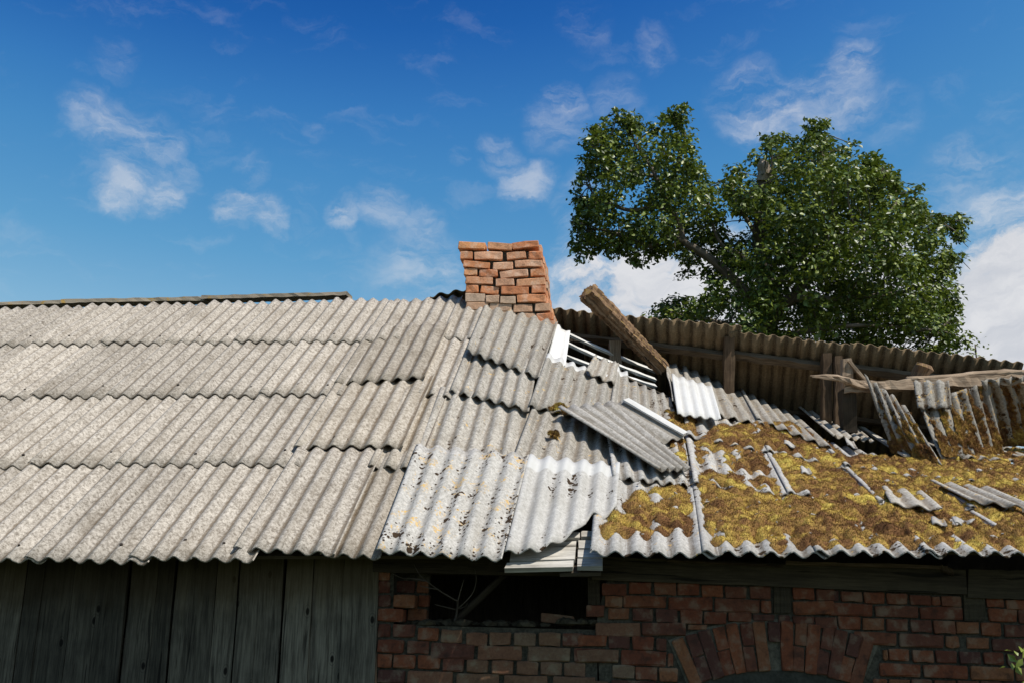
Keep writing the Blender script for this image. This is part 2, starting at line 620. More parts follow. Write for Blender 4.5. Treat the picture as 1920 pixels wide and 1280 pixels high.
def wood(name, a, b, stripe=1.0, knots=False, moss=0.0, lichen=0.0, spread=.35, streak=None):
    m, nt = newmat(name)
    pos = position(nt)
    uvn = nt.n('ShaderNodeUVMap')
    mp = nt.n('ShaderNodeMapping')
    nt.l(uvn.outputs[0], mp.inputs[0])
    mp.inputs['Scale'].default_value = (1.0, 0.05, 1.0)
    ro = nt.n('ShaderNodeCombineXYZ')
    nt.l(nt.math('MULTIPLY', objrand(nt), 41), ro.inputs[2])
    gv = nt.vmath('ADD', mp.outputs[0], ro.outputs[0]).outputs[0]
    g1 = nt.noise(gv, 95, 5, .7, .3)
    g2 = nt.noise(gv, 26, 4, .6, .8)
    n_l = nt.noise(pos, 4.5, 4, .6)
    v = nt.math('ADD', nt.math('MULTIPLY', g1, .6), nt.math('MULTIPLY', g2, .4))
    v = nt.smooth(v, .34, .66)
    col = nt.mix(v, a, b)
    col = nt.mix(nt.math('MULTIPLY', nt.smooth(n_l, .42, .72), .45), col, (a[0] * .7, a[1] * .72, a[2] * .75))
    # drying cracks along the grain
    cr = nt.smooth(nt.noise(gv, 42, 2, .5, .2), .66, .71)
    col = nt.mix(nt.math('MULTIPLY', cr, .75 * stripe), col, (a[0] * .18, a[1] * .17, a[2] * .16))
    hgt = nt.math('SUBTRACT', nt.math('MULTIPLY', g1, .7), nt.math('MULTIPLY', cr, .8))
    if knots:
        km = nt.n('ShaderNodeMapping')
        nt.l(uvn.outputs[0], km.inputs[0])
        km.inputs['Scale'].default_value = (4.4, 2.3, 1)
        kv = nt.vmath('ADD', km.outputs[0], ro.outputs[0]).outputs[0]
        vo = nt.n('ShaderNodeTexVoronoi', voronoi_dimensions='2D')
        nt.l(kv, vo.inputs['Vector'])
        vo.inputs['Scale'].default_value = 1.0
        kd = nt.math('ADD', vo.outputs['Distance'], nt.math('MULTIPLY', nt.math('SUBTRACT', g2, .5), .03))
        ring = nt.math('SINE', nt.math('MULTIPLY', kd, 170))
        rm = nt.math('MULTIPLY', nt.smooth(kd, .15, .04), nt.smooth(ring, .1, .8))
        col = nt.mix(nt.math('MULTIPLY', rm, .5), col, (a[0] * .4, a[1] * .38, a[2] * .36))
        col = nt.mix(nt.smooth(kd, .052, .035), col, (a[0] * .22, a[1] * .2, a[2] * .18))
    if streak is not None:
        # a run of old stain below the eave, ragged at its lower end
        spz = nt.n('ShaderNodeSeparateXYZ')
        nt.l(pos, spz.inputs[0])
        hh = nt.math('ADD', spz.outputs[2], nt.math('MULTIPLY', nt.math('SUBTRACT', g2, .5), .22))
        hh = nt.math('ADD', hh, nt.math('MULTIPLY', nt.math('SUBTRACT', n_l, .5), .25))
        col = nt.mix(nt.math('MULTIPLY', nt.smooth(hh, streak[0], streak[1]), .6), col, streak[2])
    if lichen > 0:
        c = nt.noise(pos, 14, 5, .7)
        col = nt.mix(nt.math('MULTIPLY', nt.smooth(c, .57, .64), lichen), col, (.42, .25, .035))
    if moss > 0:
        geo = nt.n('ShaderNodeNewGeometry')
        sp = nt.n('ShaderNodeSeparateXYZ')
        nt.l(geo.outputs['Normal'], sp.inputs[0])
        c = nt.noise(pos, 22, 5, .7)
        mm = nt.math('MULTIPLY', nt.smooth(sp.outputs[2], .15, .7), nt.smooth(c, .42, .58))
        col = nt.mix(nt.math('MULTIPLY', mm, moss), col, nt.mix(g1, (.10, .065, .012), (.30, .20, .03)))
    br = nt.math('MULTIPLY_ADD', objrand(nt), spread, 1.0 - spread * .5)
    g = nt.n('ShaderNodeCombineColor')
    for k in range(3):
        nt.l(br, g.inputs[k])
    col = nt.mix(1.0, col, g.outputs[0], 'MULTIPLY')
    finish(nt, col, .85, .2, hgt, .7, .004)
    MATS[name] = m
    return m


def brickmat(name, reds, grey, soot=.3, pale=.25):
    m, nt = newmat(name)
    pos = position(nt)
    rnd = objrand(nt)
    n1 = nt.noise(pos, 70, 5, .7)
    n2 = nt.noise(pos, 13, 4, .6)
    n3 = nt.noise(pos, 160, 3, .6)
    base = nt.ramp(rnd, [(i / (len(reds) - 1), c) for i, c in enumerate(reds)])
    col = nt.mix(nt.smooth(n1, .35, .68), nt.mix(.32, base, (.05, .025, .018)), base)
    col = nt.mix(nt.math('MULTIPLY', nt.smooth(n2, .48, .70), pale), col, grey)
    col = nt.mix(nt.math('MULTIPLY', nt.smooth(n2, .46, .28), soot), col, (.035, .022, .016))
    pits = nt.smooth(n3, .66, .72)
    col = nt.mix(nt.math('MULTIPLY', pits, .7), col, (.04, .022, .015))
    hb = nt.math('SUBTRACT', n1, pits)
    finish(nt, col, .9, .15, hb, .7, .005)
    MATS[name] = m
    return m


def plainmat(name, a, b, scale=30, rough=.9, bstr=.6, bdist=.006):
    m, nt = newmat(name)
    pos = position(nt)
    n1 = nt.noise(pos, scale, 6, .7)
    n2 = nt.noise(pos, scale * .2, 4, .6)
    v = nt.smooth(nt.math('ADD', nt.math('MULTIPLY', n1, .6), nt.math('MULTIPLY', n2, .4)), .35, .65)
    finish(nt, nt.mix(v, a, b), rough, .15, n1, bstr, bdist)
    MATS[name] = m
    return m


cement('sheet_pale', (.17, .143, .113), (.53, .475, .405), dirt=1.0, stain=.35, contrast=1.2)
cement('sheet_warm', (.17, .142, .108), (.475, .42, .35), brown=(.125, .082, .042), dirt=.95, stain=.4, spots=.2, contrast=1.15)
cement('sheet_grey', (.175, .155, .13), (.48, .44, .38), dirt=.8, stain=.4, spots=.45, lichen=.02, contrast=1.1)
cement('sheet_spotted', (.29, .27, .24), (.60, .57, .52), dirt=.3, stain=.25, spots=1.14, lichen=.44)
cement('sheet_banded', (.36, .34, .31), (.585, .56, .52), dirt=.25, stain=.25, spots=.6, band=.92)
cement('sheet_grey_banded', (.165, .147, .124), (.46, .425, .37), dirt=.7, stain=.35, spots=.6, lichen=.03, band=1.0)
cement('sheet_mossy', (.24, .225, .205), (.50, .475, .44), brown=(.10, .062, .028), dirt=.75, stain=.35, spots=.95, lichen=.15)
cement('sheet_crumbling', (.13, .118, .10), (.36, .335, .295), brown=(.10, .062, .028), dirt=.95, stain=.4, spots=1.15, lichen=.3)
cement('sheet_clean', (.58, .565, .535), (.66, .645, .615), dirt=.22, stain=.28, contrast=.8)
cement('sheet_loose', (.22, .20, .175), (.50, .465, .42), brown=(.16, .135, .10), dirt=.85, stain=.45)
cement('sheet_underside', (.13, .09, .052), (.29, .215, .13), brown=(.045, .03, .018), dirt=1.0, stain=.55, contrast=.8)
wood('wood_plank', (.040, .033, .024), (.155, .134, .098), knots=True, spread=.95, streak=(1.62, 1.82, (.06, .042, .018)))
wood('wood_silver', (.26, .235, .20), (.56, .52, .455), stripe=1.0, spread=.3)
wood('wood_ridge', (.20, .165, .12), (.44, .37, .28), lichen=.75, stripe=1.0)
wood('wood_brown', (.055, .034, .02), (.15, .10, .06), spread=.5)
wood('wood_white', (.46, .435, .39), (.78, .75, .70), spread=.15)
wood('wood_rail', (.06, .042, .027), (.19, .145, .10), spread=.3)
wood('wood_plate', (.028, .021, .013), (.075, .057, .034), spread=.4)
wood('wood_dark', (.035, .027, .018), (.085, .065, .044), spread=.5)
wood('wood_log', (.06, .032, .018), (.33, .205, .115), moss=.8, stripe=1.3)
wood('wood_split', (.13, .086, .052), (.47, .355, .25), spread=.2, stripe=1.2)
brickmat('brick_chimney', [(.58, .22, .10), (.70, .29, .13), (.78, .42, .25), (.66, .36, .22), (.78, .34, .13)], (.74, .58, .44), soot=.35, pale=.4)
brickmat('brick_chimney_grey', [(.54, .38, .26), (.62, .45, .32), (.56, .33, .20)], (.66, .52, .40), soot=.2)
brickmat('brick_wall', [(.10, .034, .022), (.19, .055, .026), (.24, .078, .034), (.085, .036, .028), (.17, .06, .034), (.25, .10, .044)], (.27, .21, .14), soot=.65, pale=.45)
brickmat('brick_limed', [(.20, .11, .062), (.22, .10, .055), (.18, .095, .055), (.20, .13, .08)], (.25, .205, .13), soot=.3, pale=.6)
plainmat('mortar', (.07, .06, .042), (.16, .14, .10), 60)
plainmat('mortar_dark', (.03, .026, .018), (.10, .086, .06), 60)
plainmat('plaster', (.03, .029, .022), (.06, .057, .044), 40)
plainmat('earth', (.03, .024, .015), (.085, .07, .045), 50)
plainmat('iron', (.02, .018, .016), (.06, .045, .035), 80)
plainmat('ground', (.025, .035, .010), (.06, .068, .022), 5)

# ------------------------------------------------------------------ ground
g = 600.0
gv = [[-g, -g, 0], [g, -g, 0], [g, g, 0], [-g, g, 0]]
o = mk('ground', gv, [[0, 1, 2, 3]], MATS['ground'], origin=np.zeros(3))
tag(o, kind='structure')

# ------------------------------------------------------------------ barn
base = W0 + 1.5 * FA + 1.8 * NI
base[2] = 0
barn = empty('barn', base, 'old low barn with plank and red brick walls under a half collapsed corrugated roof', 'barn')

# --- roof boarding under the sound half of the roof; the sheets are its pieces
uL, uR = -6.8, 2.02
RID = 4.17                                               # ridge, metres up the slope


def quadstrip(pts_a, pts_b):
    return np.array(pts_a + pts_b), [[i, i + 1, len(pts_a) + i + 1, len(pts_a) + i] for i in range(len(pts_a) - 1)]


def deck(name, a, b, nrm, th, mat, parent):
    """closed board between two polylines a (lower) and b (upper)"""
    n = len(a)
    V = list(a) + list(b) + [p - nrm * th for p in a] + [p - nrm * th for p in b]
    F = []
    for i in range(n - 1):
        F.append([i, i + 1, n + i + 1, n + i])
        F.append([2 * n + i, 3 * n + i, 3 * n + i + 1, 2 * n + i + 1])
        F.append([i, 2 * n + i, 2 * n + i + 1, i + 1])
        F.append([n + i, n + i + 1, 3 * n + i + 1, 3 * n + i])
    F.append([0, n, 3 * n, 2 * n])
    F.append([n - 1, 3 * n - 1, 4 * n - 1, 2 * n - 1])
    uv = [(i % n * .5, i // n) for i in range(4 * n)]
    return mk(name, V, F, mat, parent, uv)


nA = surf_n(0.0, 1.0)
ulist = np.linspace(uL, 1.9, 6)
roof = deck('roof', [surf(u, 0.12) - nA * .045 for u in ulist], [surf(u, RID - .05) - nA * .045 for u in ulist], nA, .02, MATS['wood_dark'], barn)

UC = us(48, 1053)[0]
cols = [UC + .575 * k for k in range(-10, 3)]
ROWL = 1.045


def regular(k, j, u0, du=.69, s0=None, ln=1.2, mat=None, lift=0.0, rot=-.016, ph=0.0, nw=6, tl=.016):
    jit = rng.random(4)
    s = (ROWL * j if s0 is None else s0) + (jit[0] - .5) * .014
    r = rot + (jit[1] - .5) * .012
    top = min(1.0, (RID + .035 * u0 + .04 - s) / ln) if j == 3 else 1.0
    L = ln * top
    lb = .014
    f = column(u0, u0 + du, s, s + r, L, (lift + tl, lift + .001, lift + lb, lift + lb + tl + .004 * jit[2]))
    return sheet('roof_sheet', f, nw, mat, roof, phase=ph, vlen=L, nv=8)


for j in range(4):
    for k, u0 in enumerate(cols):
        if k == len(cols) - 1:
            continue
        # columns far outside the picture on the lower rows are not needed
        x_eave = 48 + (k - 10) * 197
        if j == 0 and x_eave < -700:
            continue
        regular(k, j, u0, mat=MATS['sheet_pale'])


def by_bottom(bl, br, ln, nw, mat, lift, parent=None, name='roof_sheet', top=None, bot=None, ph=0.0, label=None, left=None, right=None, nv=9, warp=.005, smin=None):
    u0, s0 = us(*bl)
    u1, s1 = us(*br)
    f = column(u0, u1, s0, s1, ln, lift)
    return sheet(name, f, nw, mat, parent or roof, top=top, bot=bot, vlen=ln, phase=ph, label=label, left=left, right=right, nv=nv, warp=warp)


M = MATS
# column next to the break: sheets slipped and lifted off their neighbours
by_bottom((438, 1037), (628, 1046), 1.2, 5, M['sheet_pale'], (.03, .026, .03, .034))
by_bottom((551, 848), (756, 849), 1.2, 6, M['sheet_warm'], (.03, .034, .05, .040), label='slipped sheet with brown streaks')
by_bottom((627, 727), (797, 721), 1.2, 6, M['sheet_warm'], (.03, .045, .068, .040), label='slipped sheet with its corner lifted')
by_bottom((681, 647), (836, 633), RID - 3.19, 6, M['sheet_pale'], (.03, .03, .034, .036))
# narrow strip between the two sound columns
by_bottom((600, 1041), (712, 1049), 1.2, 3, M['sheet_warm'], (.004, .004, .010, .010))
by_bottom((690, 879), (785, 885), 1.2, 3, M['sheet_warm'], (.012, .012, .022, .022))
by_bottom((780, 741), (856, 751), 1.2, 3, M['sheet_pale'], (.012, .012, .020, .020))
by_bottom((826, 637), (900, 642), .98, 3, M['sheet_pale'], (.012, .012, .022, .022))
# column E, in front of the chimney
TLc, TRc, BRc, BLc = rp(913, 567, .03), rp(1043, 607, .02), rp(1005, 717, .055), rp(874, 674, .085)
sheet('roof_sheet', bilin((TLc, TRc, BRc, BLc)), 6, M['sheet_grey'], roof, vlen=.95, label='raised sheet at the foot of the chimney')
by_bottom((843, 741), (988, 779), .95, 6, M['sheet_grey'], (.006, -.006, .034, .04))
by_bottom((770, 872), (965, 905), 1.15, 6, M['sheet_grey'], (.012, -.004, -.004, .004))
sheet('roof_sheet', bilin((rp(781, 850, .065), rp(988, 867, .055), rp(940, 1061, .05), rp(705, 1048, .055))), 6, M['sheet_spotted'], roof, vlen=1.2, nv=12,
      label='pale sheet spotted with black moss and yellow lichen')
# column F: rows 2, 1 and the broken white-banded sheet at the eave
sheet('roof_sheet', bilin((rp(1042, 610, .006), rp(1066, 626, .02), rp(1057, 692, .02), rp(1020, 690, .006))), 1.2, M['sheet_clean'], roof, vlen=.6,
      label='unweathered white strip beside the open battens')
sheet('roof_sheet', bilin((rp(1021, 672, .045), rp(1151, 716, .03), rp(1141, 798, .03), rp(987, 771, .05))), 6, M['sheet_grey_banded'], roof, vlen=1.12,
      label='sheet with a white upper rim below the hole')
sheet('roof_sheet', bilin((rp(1000, 755, .02), rp(1150, 785, .01), rp(1138, 905, .02), rp(950, 892, .028))), 6, M['sheet_grey'], roof, vlen=1.2)
sheet('roof_sheet', bilin((rp(987, 867, .05), rp(1159, 883, .055), rp(1150, 1040, .035), rp(945, 1046, .04))), 5.3, M['sheet_banded'], roof, vlen=1.1, nv=12,
      bot=lambda a: np.interp(a, [0, .3, .45, .62, .76, .88, 1.0], [.0, .015, .07, .17, .36, .33, .43]), label='whitish sheet with a broken lower corner')
# column G
sheet('roof_sheet', bilin((rp(1151, 694, .03), rp(1252, 742, .025), rp(1275, 812, .02), rp(1136, 800, .03))), 6, M['sheet_grey_banded'], roof, vlen=1.12,
      top=lambda a: np.interp(a, [0, .2, .26, 1.0], [1.0, 1.0, .86, .9]), label='sheet with white rim and stub of an upright strip')
sheet('roof_sheet', bilin((rp(1108, 676, .05), rp(1158, 690, .045), rp(1148, 731, .06), rp(1089, 711, .075))), 2.6, M['sheet_grey'], roof, vlen=.5,
      top=lambda a: 1 + .12 * np.sin(a * 31) * np.sin(a * 13), label='short broken sheet stub')
sheet('roof_sheet', bilin((rp(1130, 775, .02), rp(1275, 800, .01), rp(1300, 918, .03), rp(1146, 906, .045))), 6, M['sheet_mossy'], roof, vlen=1.2)

# regular mossy columns of the sunken half
CU = [2.50, 3.10, 3.70, 4.28, 4.86, 5.44, 6.02, 6.60]
RR = 1.10
RLIFT = (.018, .002, .030, .048)


def roff(a, b):
    return (RLIFT[3] * (1 - a) + RLIFT[2] * a) * (1 - b) + (RLIFT[0] * (1 - a) + RLIFT[1] * a) * b


def mossy_rows(ci):
    return {0: 1, 1: 3, 2: 3, 3: 3, 4: 3, 5: 4, 6: 4, 7: 4}[ci]


for ci, u0 in enumerate(CU):
    for j in range(mossy_rows(ci)):
        if ci == 1 and j == 3:
            s0, ln = 3.3, 1.22
        else:
            s0, ln = RR * j, 1.22
        if ci == 4 and j == 2:
            ln = 1.05
        lift = list(RLIFT)
        if j == 3:
            lift = [.05, .03, .045, .07]
        f = column(u0, u0 + .69, s0, s0 + (rng.random() - .5) * .02, ln, lift)
        mt = M['sheet_mossy']
        if j == 3:
            mt = M['sheet_grey']
        lf = None
        if ci == 1 and j == 3:
            lf = lambda b: np.abs(.02 * np.sin(b * 23)) + .01
        sheet('roof_sheet', f, 6, mt, roof, vlen=ln, nv=9, left=lf)

for (q4, nw, lft) in ((((1236, 682), (1292, 700), (1303, 782), (1254, 764)), 2.7, lambda b: np.abs(.05 * np.sin(b * 23)) + .01), (((1275, 690), (1393, 742), (1434, 806), (1287, 778)), 5.6, None), (((1382, 737), (1497, 787), (1562, 852), (1414, 797)), 5.6, None)):
    hh_ = (.05, .03, .045, .065)
    sheet('roof_sheet', bilin([rp(x, y, h) for (x, y), h in zip(q4, hh_)]), nw, M['sheet_grey'], roof, vlen=1.2, nv=10, left=lft)

nv_, nf_ = [], []
for j in range(4):
    for k, u0 in enumerate(cols[3:-1]):
        for wv_ in (1, 3, 5):
            if rng.random() < .35:
                continue
            uu_ = u0 + (wv_ - 1 + PHI / (2 * math.pi)) * PERIOD
            ss_ = ROWL * j + rng.uniform(.10, .16)
            n_ = surf_n(uu_, ss_)
            p_ = surf(uu_, ss_) + n_ * (AMP + .024)
            b_ = len(nv_)
            t1 = FA
            t2 = np.cross(n_, t1)
            rr_ = rng.uniform(.006, .011)
            for q in range(7):
                g_ = q / 7 * 6.2832
                nv_.append(p_ + (t1 * math.cos(g_) + t2 * math.sin(g_)) * rr_)
            for q in range(7):
                g_ = q / 7 * 6.2832
                nv_.append(p_ - n_ * .02 + (t1 * math.cos(g_) + t2 * math.sin(g_)) * rr_)
            nf_ += [[b_ + q for q in range(7)]] + [[b_ + q, b_ + 7 + q, b_ + 7 + (q + 1) % 7, b_ + (q + 1) % 7] for q in range(7)]
tag(mk('nail_heads', nv_, nf_, M['iron'], roof), kind='stuff')

# --- ridge board, exposed eave boards with an added backing board, battens of the hole
for q0, q1 in ((at(-420, 581, 9.40), at(120, 564.5, 9.38)), (at(116, 563.5, 9.38), at(385, 558.5, 9.37)), (at(380, 556.5, 9.37), at(652, 549, 9.36))):
    timber('ridge_board', q0 + np.array([0, .09, 0]), q1 + np.array([0, .09, 0]), np.array([.02, .2, .02]), np.array([0, 0, .036]), M['wood_ridge'], barn, 22, .0045)
# the rear slope's end sheet that stands up beside the chimney
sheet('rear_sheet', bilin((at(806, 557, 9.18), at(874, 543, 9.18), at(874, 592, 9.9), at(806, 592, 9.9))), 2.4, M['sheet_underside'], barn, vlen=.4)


def board_on_roof(px, off, th, name='eave_board', mat='wood_silver'):
    c = [rp(x, y, off) for x, y in px]
    n = surf_n(*us(*px[0]))
    V = c + [p - n * th for p in c]
    V = np.array(V) + (rng.random((8, 3)) - .5) * .004
    F = [[3, 2, 1, 0], [4, 5, 6, 7], [0, 1, 5, 4], [1, 2, 6, 5], [2, 3, 7, 6], [3, 0, 4, 7]]
    L = np.linalg.norm(c[1] - c[0])
    W = np.linalg.norm(c[3] - c[0])
    k = rng.random() * 9
    uv = [(k, 0), (k, L), (k + W, L), (k + W, 0), (k - th, 0), (k - th, L), (k + W + th, L), (k + W + th, 0)]
    return mk(name, V, F, M[mat], barn, uv)


board_on_roof([(960, 1012), (1081, 1003), (1078, 1036), (955, 1040)], -.035, .028)
board_on_roof([(950, 1042), (1076, 1037.5), (1074, 1049), (946, 1052)], -.040, .030)
board_on_roof([(1050, 992), (1130, 990), (1128, 1046), (1050, 1048)], -.085, .022, mat='wood_dark')  # added backing board, stops the sun streaking through the gap between boards
board_on_roof([(1010, 993), (1088, 991), (1087, 1001), (1008, 1004)], -.020, .030)
board_on_roof([(1090, 988), (1135, 988), (1135, 998), (1090, 999)], -.022, .028)
board_on_roof([(1085, 1001), (1135, 1001), (1132, 1016), (1085, 1016)], -.035, .028)
board_on_roof([(1084, 1018), (1132, 1018), (1130, 1032), (1084, 1032)], -.037, .028)
board_on_roof([(1083, 1034), (1130, 1034), (1130, 1048), (1083, 1048)], -.039, .028)

for (xa, ya, xb, yb, hh, kk) in ((1046, 611, 1233, 691, .045, 0), (1050, 631, 1232, 706, .042, 1), (1046, 655, 1232, 718, .040, 2), (1046, 670, 1228, 731, .044, 3), (1040, 600, 1238, 676, .03, 4)):
    p0, p1 = rp(xa, ya, -.03), rp(xb, yb, -.03)
    n = surf_n(*us((xa + xb) / 2, (ya + yb) / 2))
    along = (p1 - p0) / np.linalg.norm(p1 - p0)
    wv = np.cross(n, along)
    if kk == 4:
        continue
    timber('batten', p0, p1, wv * (hh + .006), n * .022, M['wood_white'], barn, 10, .0035, bow=-n * .015)
# battens that still carry the mossy sheets
for s in (.35, 1.4, 2.45, 3.5):
    a, b = surf(2.55, s), surf(6.9, s)
    pts = [surf(u, s) - surf_n(u, s) * .045 for u in np.linspace(2.5, 6.9 if s < 3.2 else 4.85, 9)]
    for q in range(8):
        d = pts[q + 1] - pts[q]
        n = surf_n(2.5 + (q + .5) * .55, s)
        wv = np.cross(n, d / np.linalg.norm(d))
        timber('batten', pts[q], pts[q + 1] - d * .004, wv * .05, n * .035, M['wood_dark'], barn, 2, .002)

# --- rear slope, seen from inside through the missing sheets
YW = R(7.3)
XB = np.array([math.cos(YW), -math.sin(YW), 0.0])
YB = np.array([math.sin(YW), math.cos(YW), 0.0])
RA, RB = at(1044, 585, 9.55), at(1918, 681, 9.25)
RDIR = RB - RA
RLEN = np.linalg.norm(RDIR)
RDIR = RDIR / RLEN
DOWN = np.array([math.sin(YW) * math.cos(R(34)), math.cos(YW) * math.cos(R(34)), -math.sin(R(34))])
NR = np.cross(RDIR, DOWN)
NR = -NR / np.linalg.norm(NR) if NR[2] > 0 else NR / np.linalg.norm(NR)     # points down and in
rear = deck('rear_roof', [RA + RDIR * t + DOWN * 3.6 - NR * .06 for t in np.linspace(-.3, RLEN, 4)], [RA + RDIR * t + DOWN * 2.1 - NR * .06 for t in np.linspace(-.3, RLEN, 4)], -NR, .02, M['wood_dark'], barn)
ncol = int(RLEN / .575) + 1
for j in range(2):
    for k in range(ncol):
        t0 = -.05 + k * .575
        t1 = min(t0 + .69, RLEN)
        if t1 - t0 < .12:
            continue
        d0 = (j * 1.05 - (rng.random() - .5) * .05 - (.05 if k in (0, 1, 2) and j == 0 else 0)) - (.02 * (k % 2))
        ds = (rng.random() - .5) * .03
        off = -.012 * j - (.008 if k % 2 else 0)

        def f(A, B, t0=t0, t1=t1, d0=d0, ds=ds, off=off):
            A = np.asarray(A)[..., None]
            B = np.asarray(B)[..., None]
            return RA + RDIR * (t0 + (t1 - t0) * A) + DOWN * (d0 + ds * A + 1.2 * (1 - B)) + NR * (-off)
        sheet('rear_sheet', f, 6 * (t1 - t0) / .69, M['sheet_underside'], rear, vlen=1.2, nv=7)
for (d, hh, ww) in ((.24, .075, .055), (.92, .06, .05), (1.45, .06, .05), (1.95, .06, .05)):
    for (f0, f1) in ((-.02, .37), (.375, .60), (.605, .985)):
        q0, q1 = RA + RDIR * RLEN * f0 + DOWN * (d + .02 * f0) + NR * .06, RA + RDIR * RLEN * f1 + DOWN * (d + .03) + NR * .06
        timber('purlin', q0, q1, DOWN * hh, NR * ww, M['wood_rail' if d < .9 else 'wood_brown'], rear, 10, .007)
for (x, y0, y1, Z, wd) in ((1366, 634, 800, 9.45, .10), (1549, 664, 800, 9.35, .085), (1571, 668, 800, 9.3, .07),):
    timber('post', at(x, y1, Z), at(x, y0, Z + .05), RI * wd, np.array([0, .09, 0]), M['wood_brown'], barn, 8, .006)
timber('post', at(1156, 745, 9.15), at(1152, 642, 9.12), RI * .105, np.array([0, .1, 0]), M['wood_split'], barn, 5, .006)

# --- timbers of the broken ridge on the right
timber('post', at(1591, 812, 8.95), at(1588, 733, 8.95), RI * .125, np.array([0, .12, 0]), M['wood_dark'], barn, 6, .006)
timber('post', at(1590, 735, 9.02), at(1586, 674, 9.05), RI * .105, np.array([0, .1, 0]), M['wood_split'], barn, 7, .008, taper=.8)
timber('brace', at(1625, 716, 8.98), at(1592, 677, 9.0), RI * .035, np.array([0, .03, 0]), M['wood_split'], barn, 6, .004)
timber('ridge_beam', at(1580, 727, 8.92), at(2080, 705, 8.9), np.array([0, .0, .088]), np.array([0, .10, 0]), M['wood_split'], barn, 40, .011)
V, F, uv = tube_arrays(smooth_path([at(1700, 712, 8.93), at(1790, 708, 8.92), at(1850, 702, 8.92), at(1960, 699, 8.92), at(2080, 694, 8.92)], 18), np.linspace(.030, .050, 18), 9, 0, .6)
mk('ridge_pole', V, F, M['wood_split'], barn, uv, True)
V, F, uv = tube_arrays(smooth_path([at(1519, 704, 8.88), at(1550, 706, 8.88), at(1585, 711, 8.87), at(1612, 722, 8.86), at(1640, 726, 8.87)], 14), np.interp(np.linspace(0, 1, 14), [0, .25, .6, 1], [.006, .024, .036, .018]), 7, 0, .7)
mk('splintered_beam', V, F, M['wood_split'], barn, uv)
V, F, uv = tube_arrays(smooth_path([at(1523, 706.5, 8.86), at(1560, 710, 8.86), at(1592, 716, 8.86), at(1620, 719, 8.86)], 10), np.interp(np.linspace(0, 1, 10), [0, .3, 1], [.004, .012, .016]), 6, 0, .8)
mk('splinter', V, F, M['wood_split'], barn, uv)
V, F, uv = tube_arrays([at(1722, 712, 9.05), at(1726, 700, 9.05), at(1731, 688, 9.05), at(1733, 682, 9.05)], [.075, .078, .085, .06], 9, 0, .3)
mk('stump', V, F, M['wood_log'], barn, uv)

# --- chimney
CH0 = at(960, 590, 8.80)


def cp(x, y, d=0.0):
    r = ray(x, y)
    t = ((CH0 + d * YB - CAM) @ YB) / (r @ YB)
    return CAM + t * r


def brick_mesh(L, H, D_, seed, wear=.004):
    bm = bmesh.new()
    bmesh.ops.create_cube(bm, size=1.0)
    for v in bm.verts:
        v.co.x *= L
        v.co.y *= D_
        v.co.z *= H
    bmesh.ops.subdivide_edges(bm, edges=[e for e in bm.edges if abs((e.verts[0].co - e.verts[1].co).x) > L * .5], cuts=1)
    bmesh.ops.bevel(bm, geom=[e for e in bm.edges if len(e.link_faces) == 2 and e.calc_face_angle(0) > .5], offset=.0055, segments=1, affect='EDGES')
    r = random.Random(seed)
    for v in bm.verts:
        v.co += Vector((r.uniform(-1, 1), r.uniform(-1, 1), r.uniform(-1, 1))) * wear
    bmesh.ops.recalc_face_normals(bm, faces=bm.faces)
    me = bpy.data.meshes.new('brick')
    bm.to_mesh(me)
    bm.free()
    return me


BR = {}
for mt in ('brick_chimney', 'brick_chimney_grey', 'brick_wall', 'brick_limed'):
    for kind, L in (('long', .25), ('short', .12), ('thin', .06)):
        for q in range(4):
            me = brick_mesh(L, .065, .12, len(mt) * 31 + len(kind) * 7 + int(L * 1000) + q * 13, .0036 if 'chimney' in mt else .0040)
            me.materials.append(M[mt])
            BR[mt, kind, q] = (me, L)


def put_brick(parent, mat, c, wx, hz, X, Y, tilt=0.0, push=0.0, name='brick', dscale=1.0):
    """brick whose front face is centred on c; X runs along the face, Y inwards"""
    kind = 'long' if wx > .18 else ('short' if wx > .08 else 'thin')
    me, L = BR[mat, kind, rng.integers(4)]
    ce = np.asarray(c) + Y * (.06 * dscale + push)
    o = link(name, me, parent, ce)
    xt = X * math.cos(tilt) + ZUP * math.sin(tilt)
    zt = np.cross(xt, Y)
    m3 = Matrix((xt, Y, zt)).transposed()
    o.rotation_euler = m3.to_euler()
    o.scale = (wx / L, dscale, hz / .065)
    return o


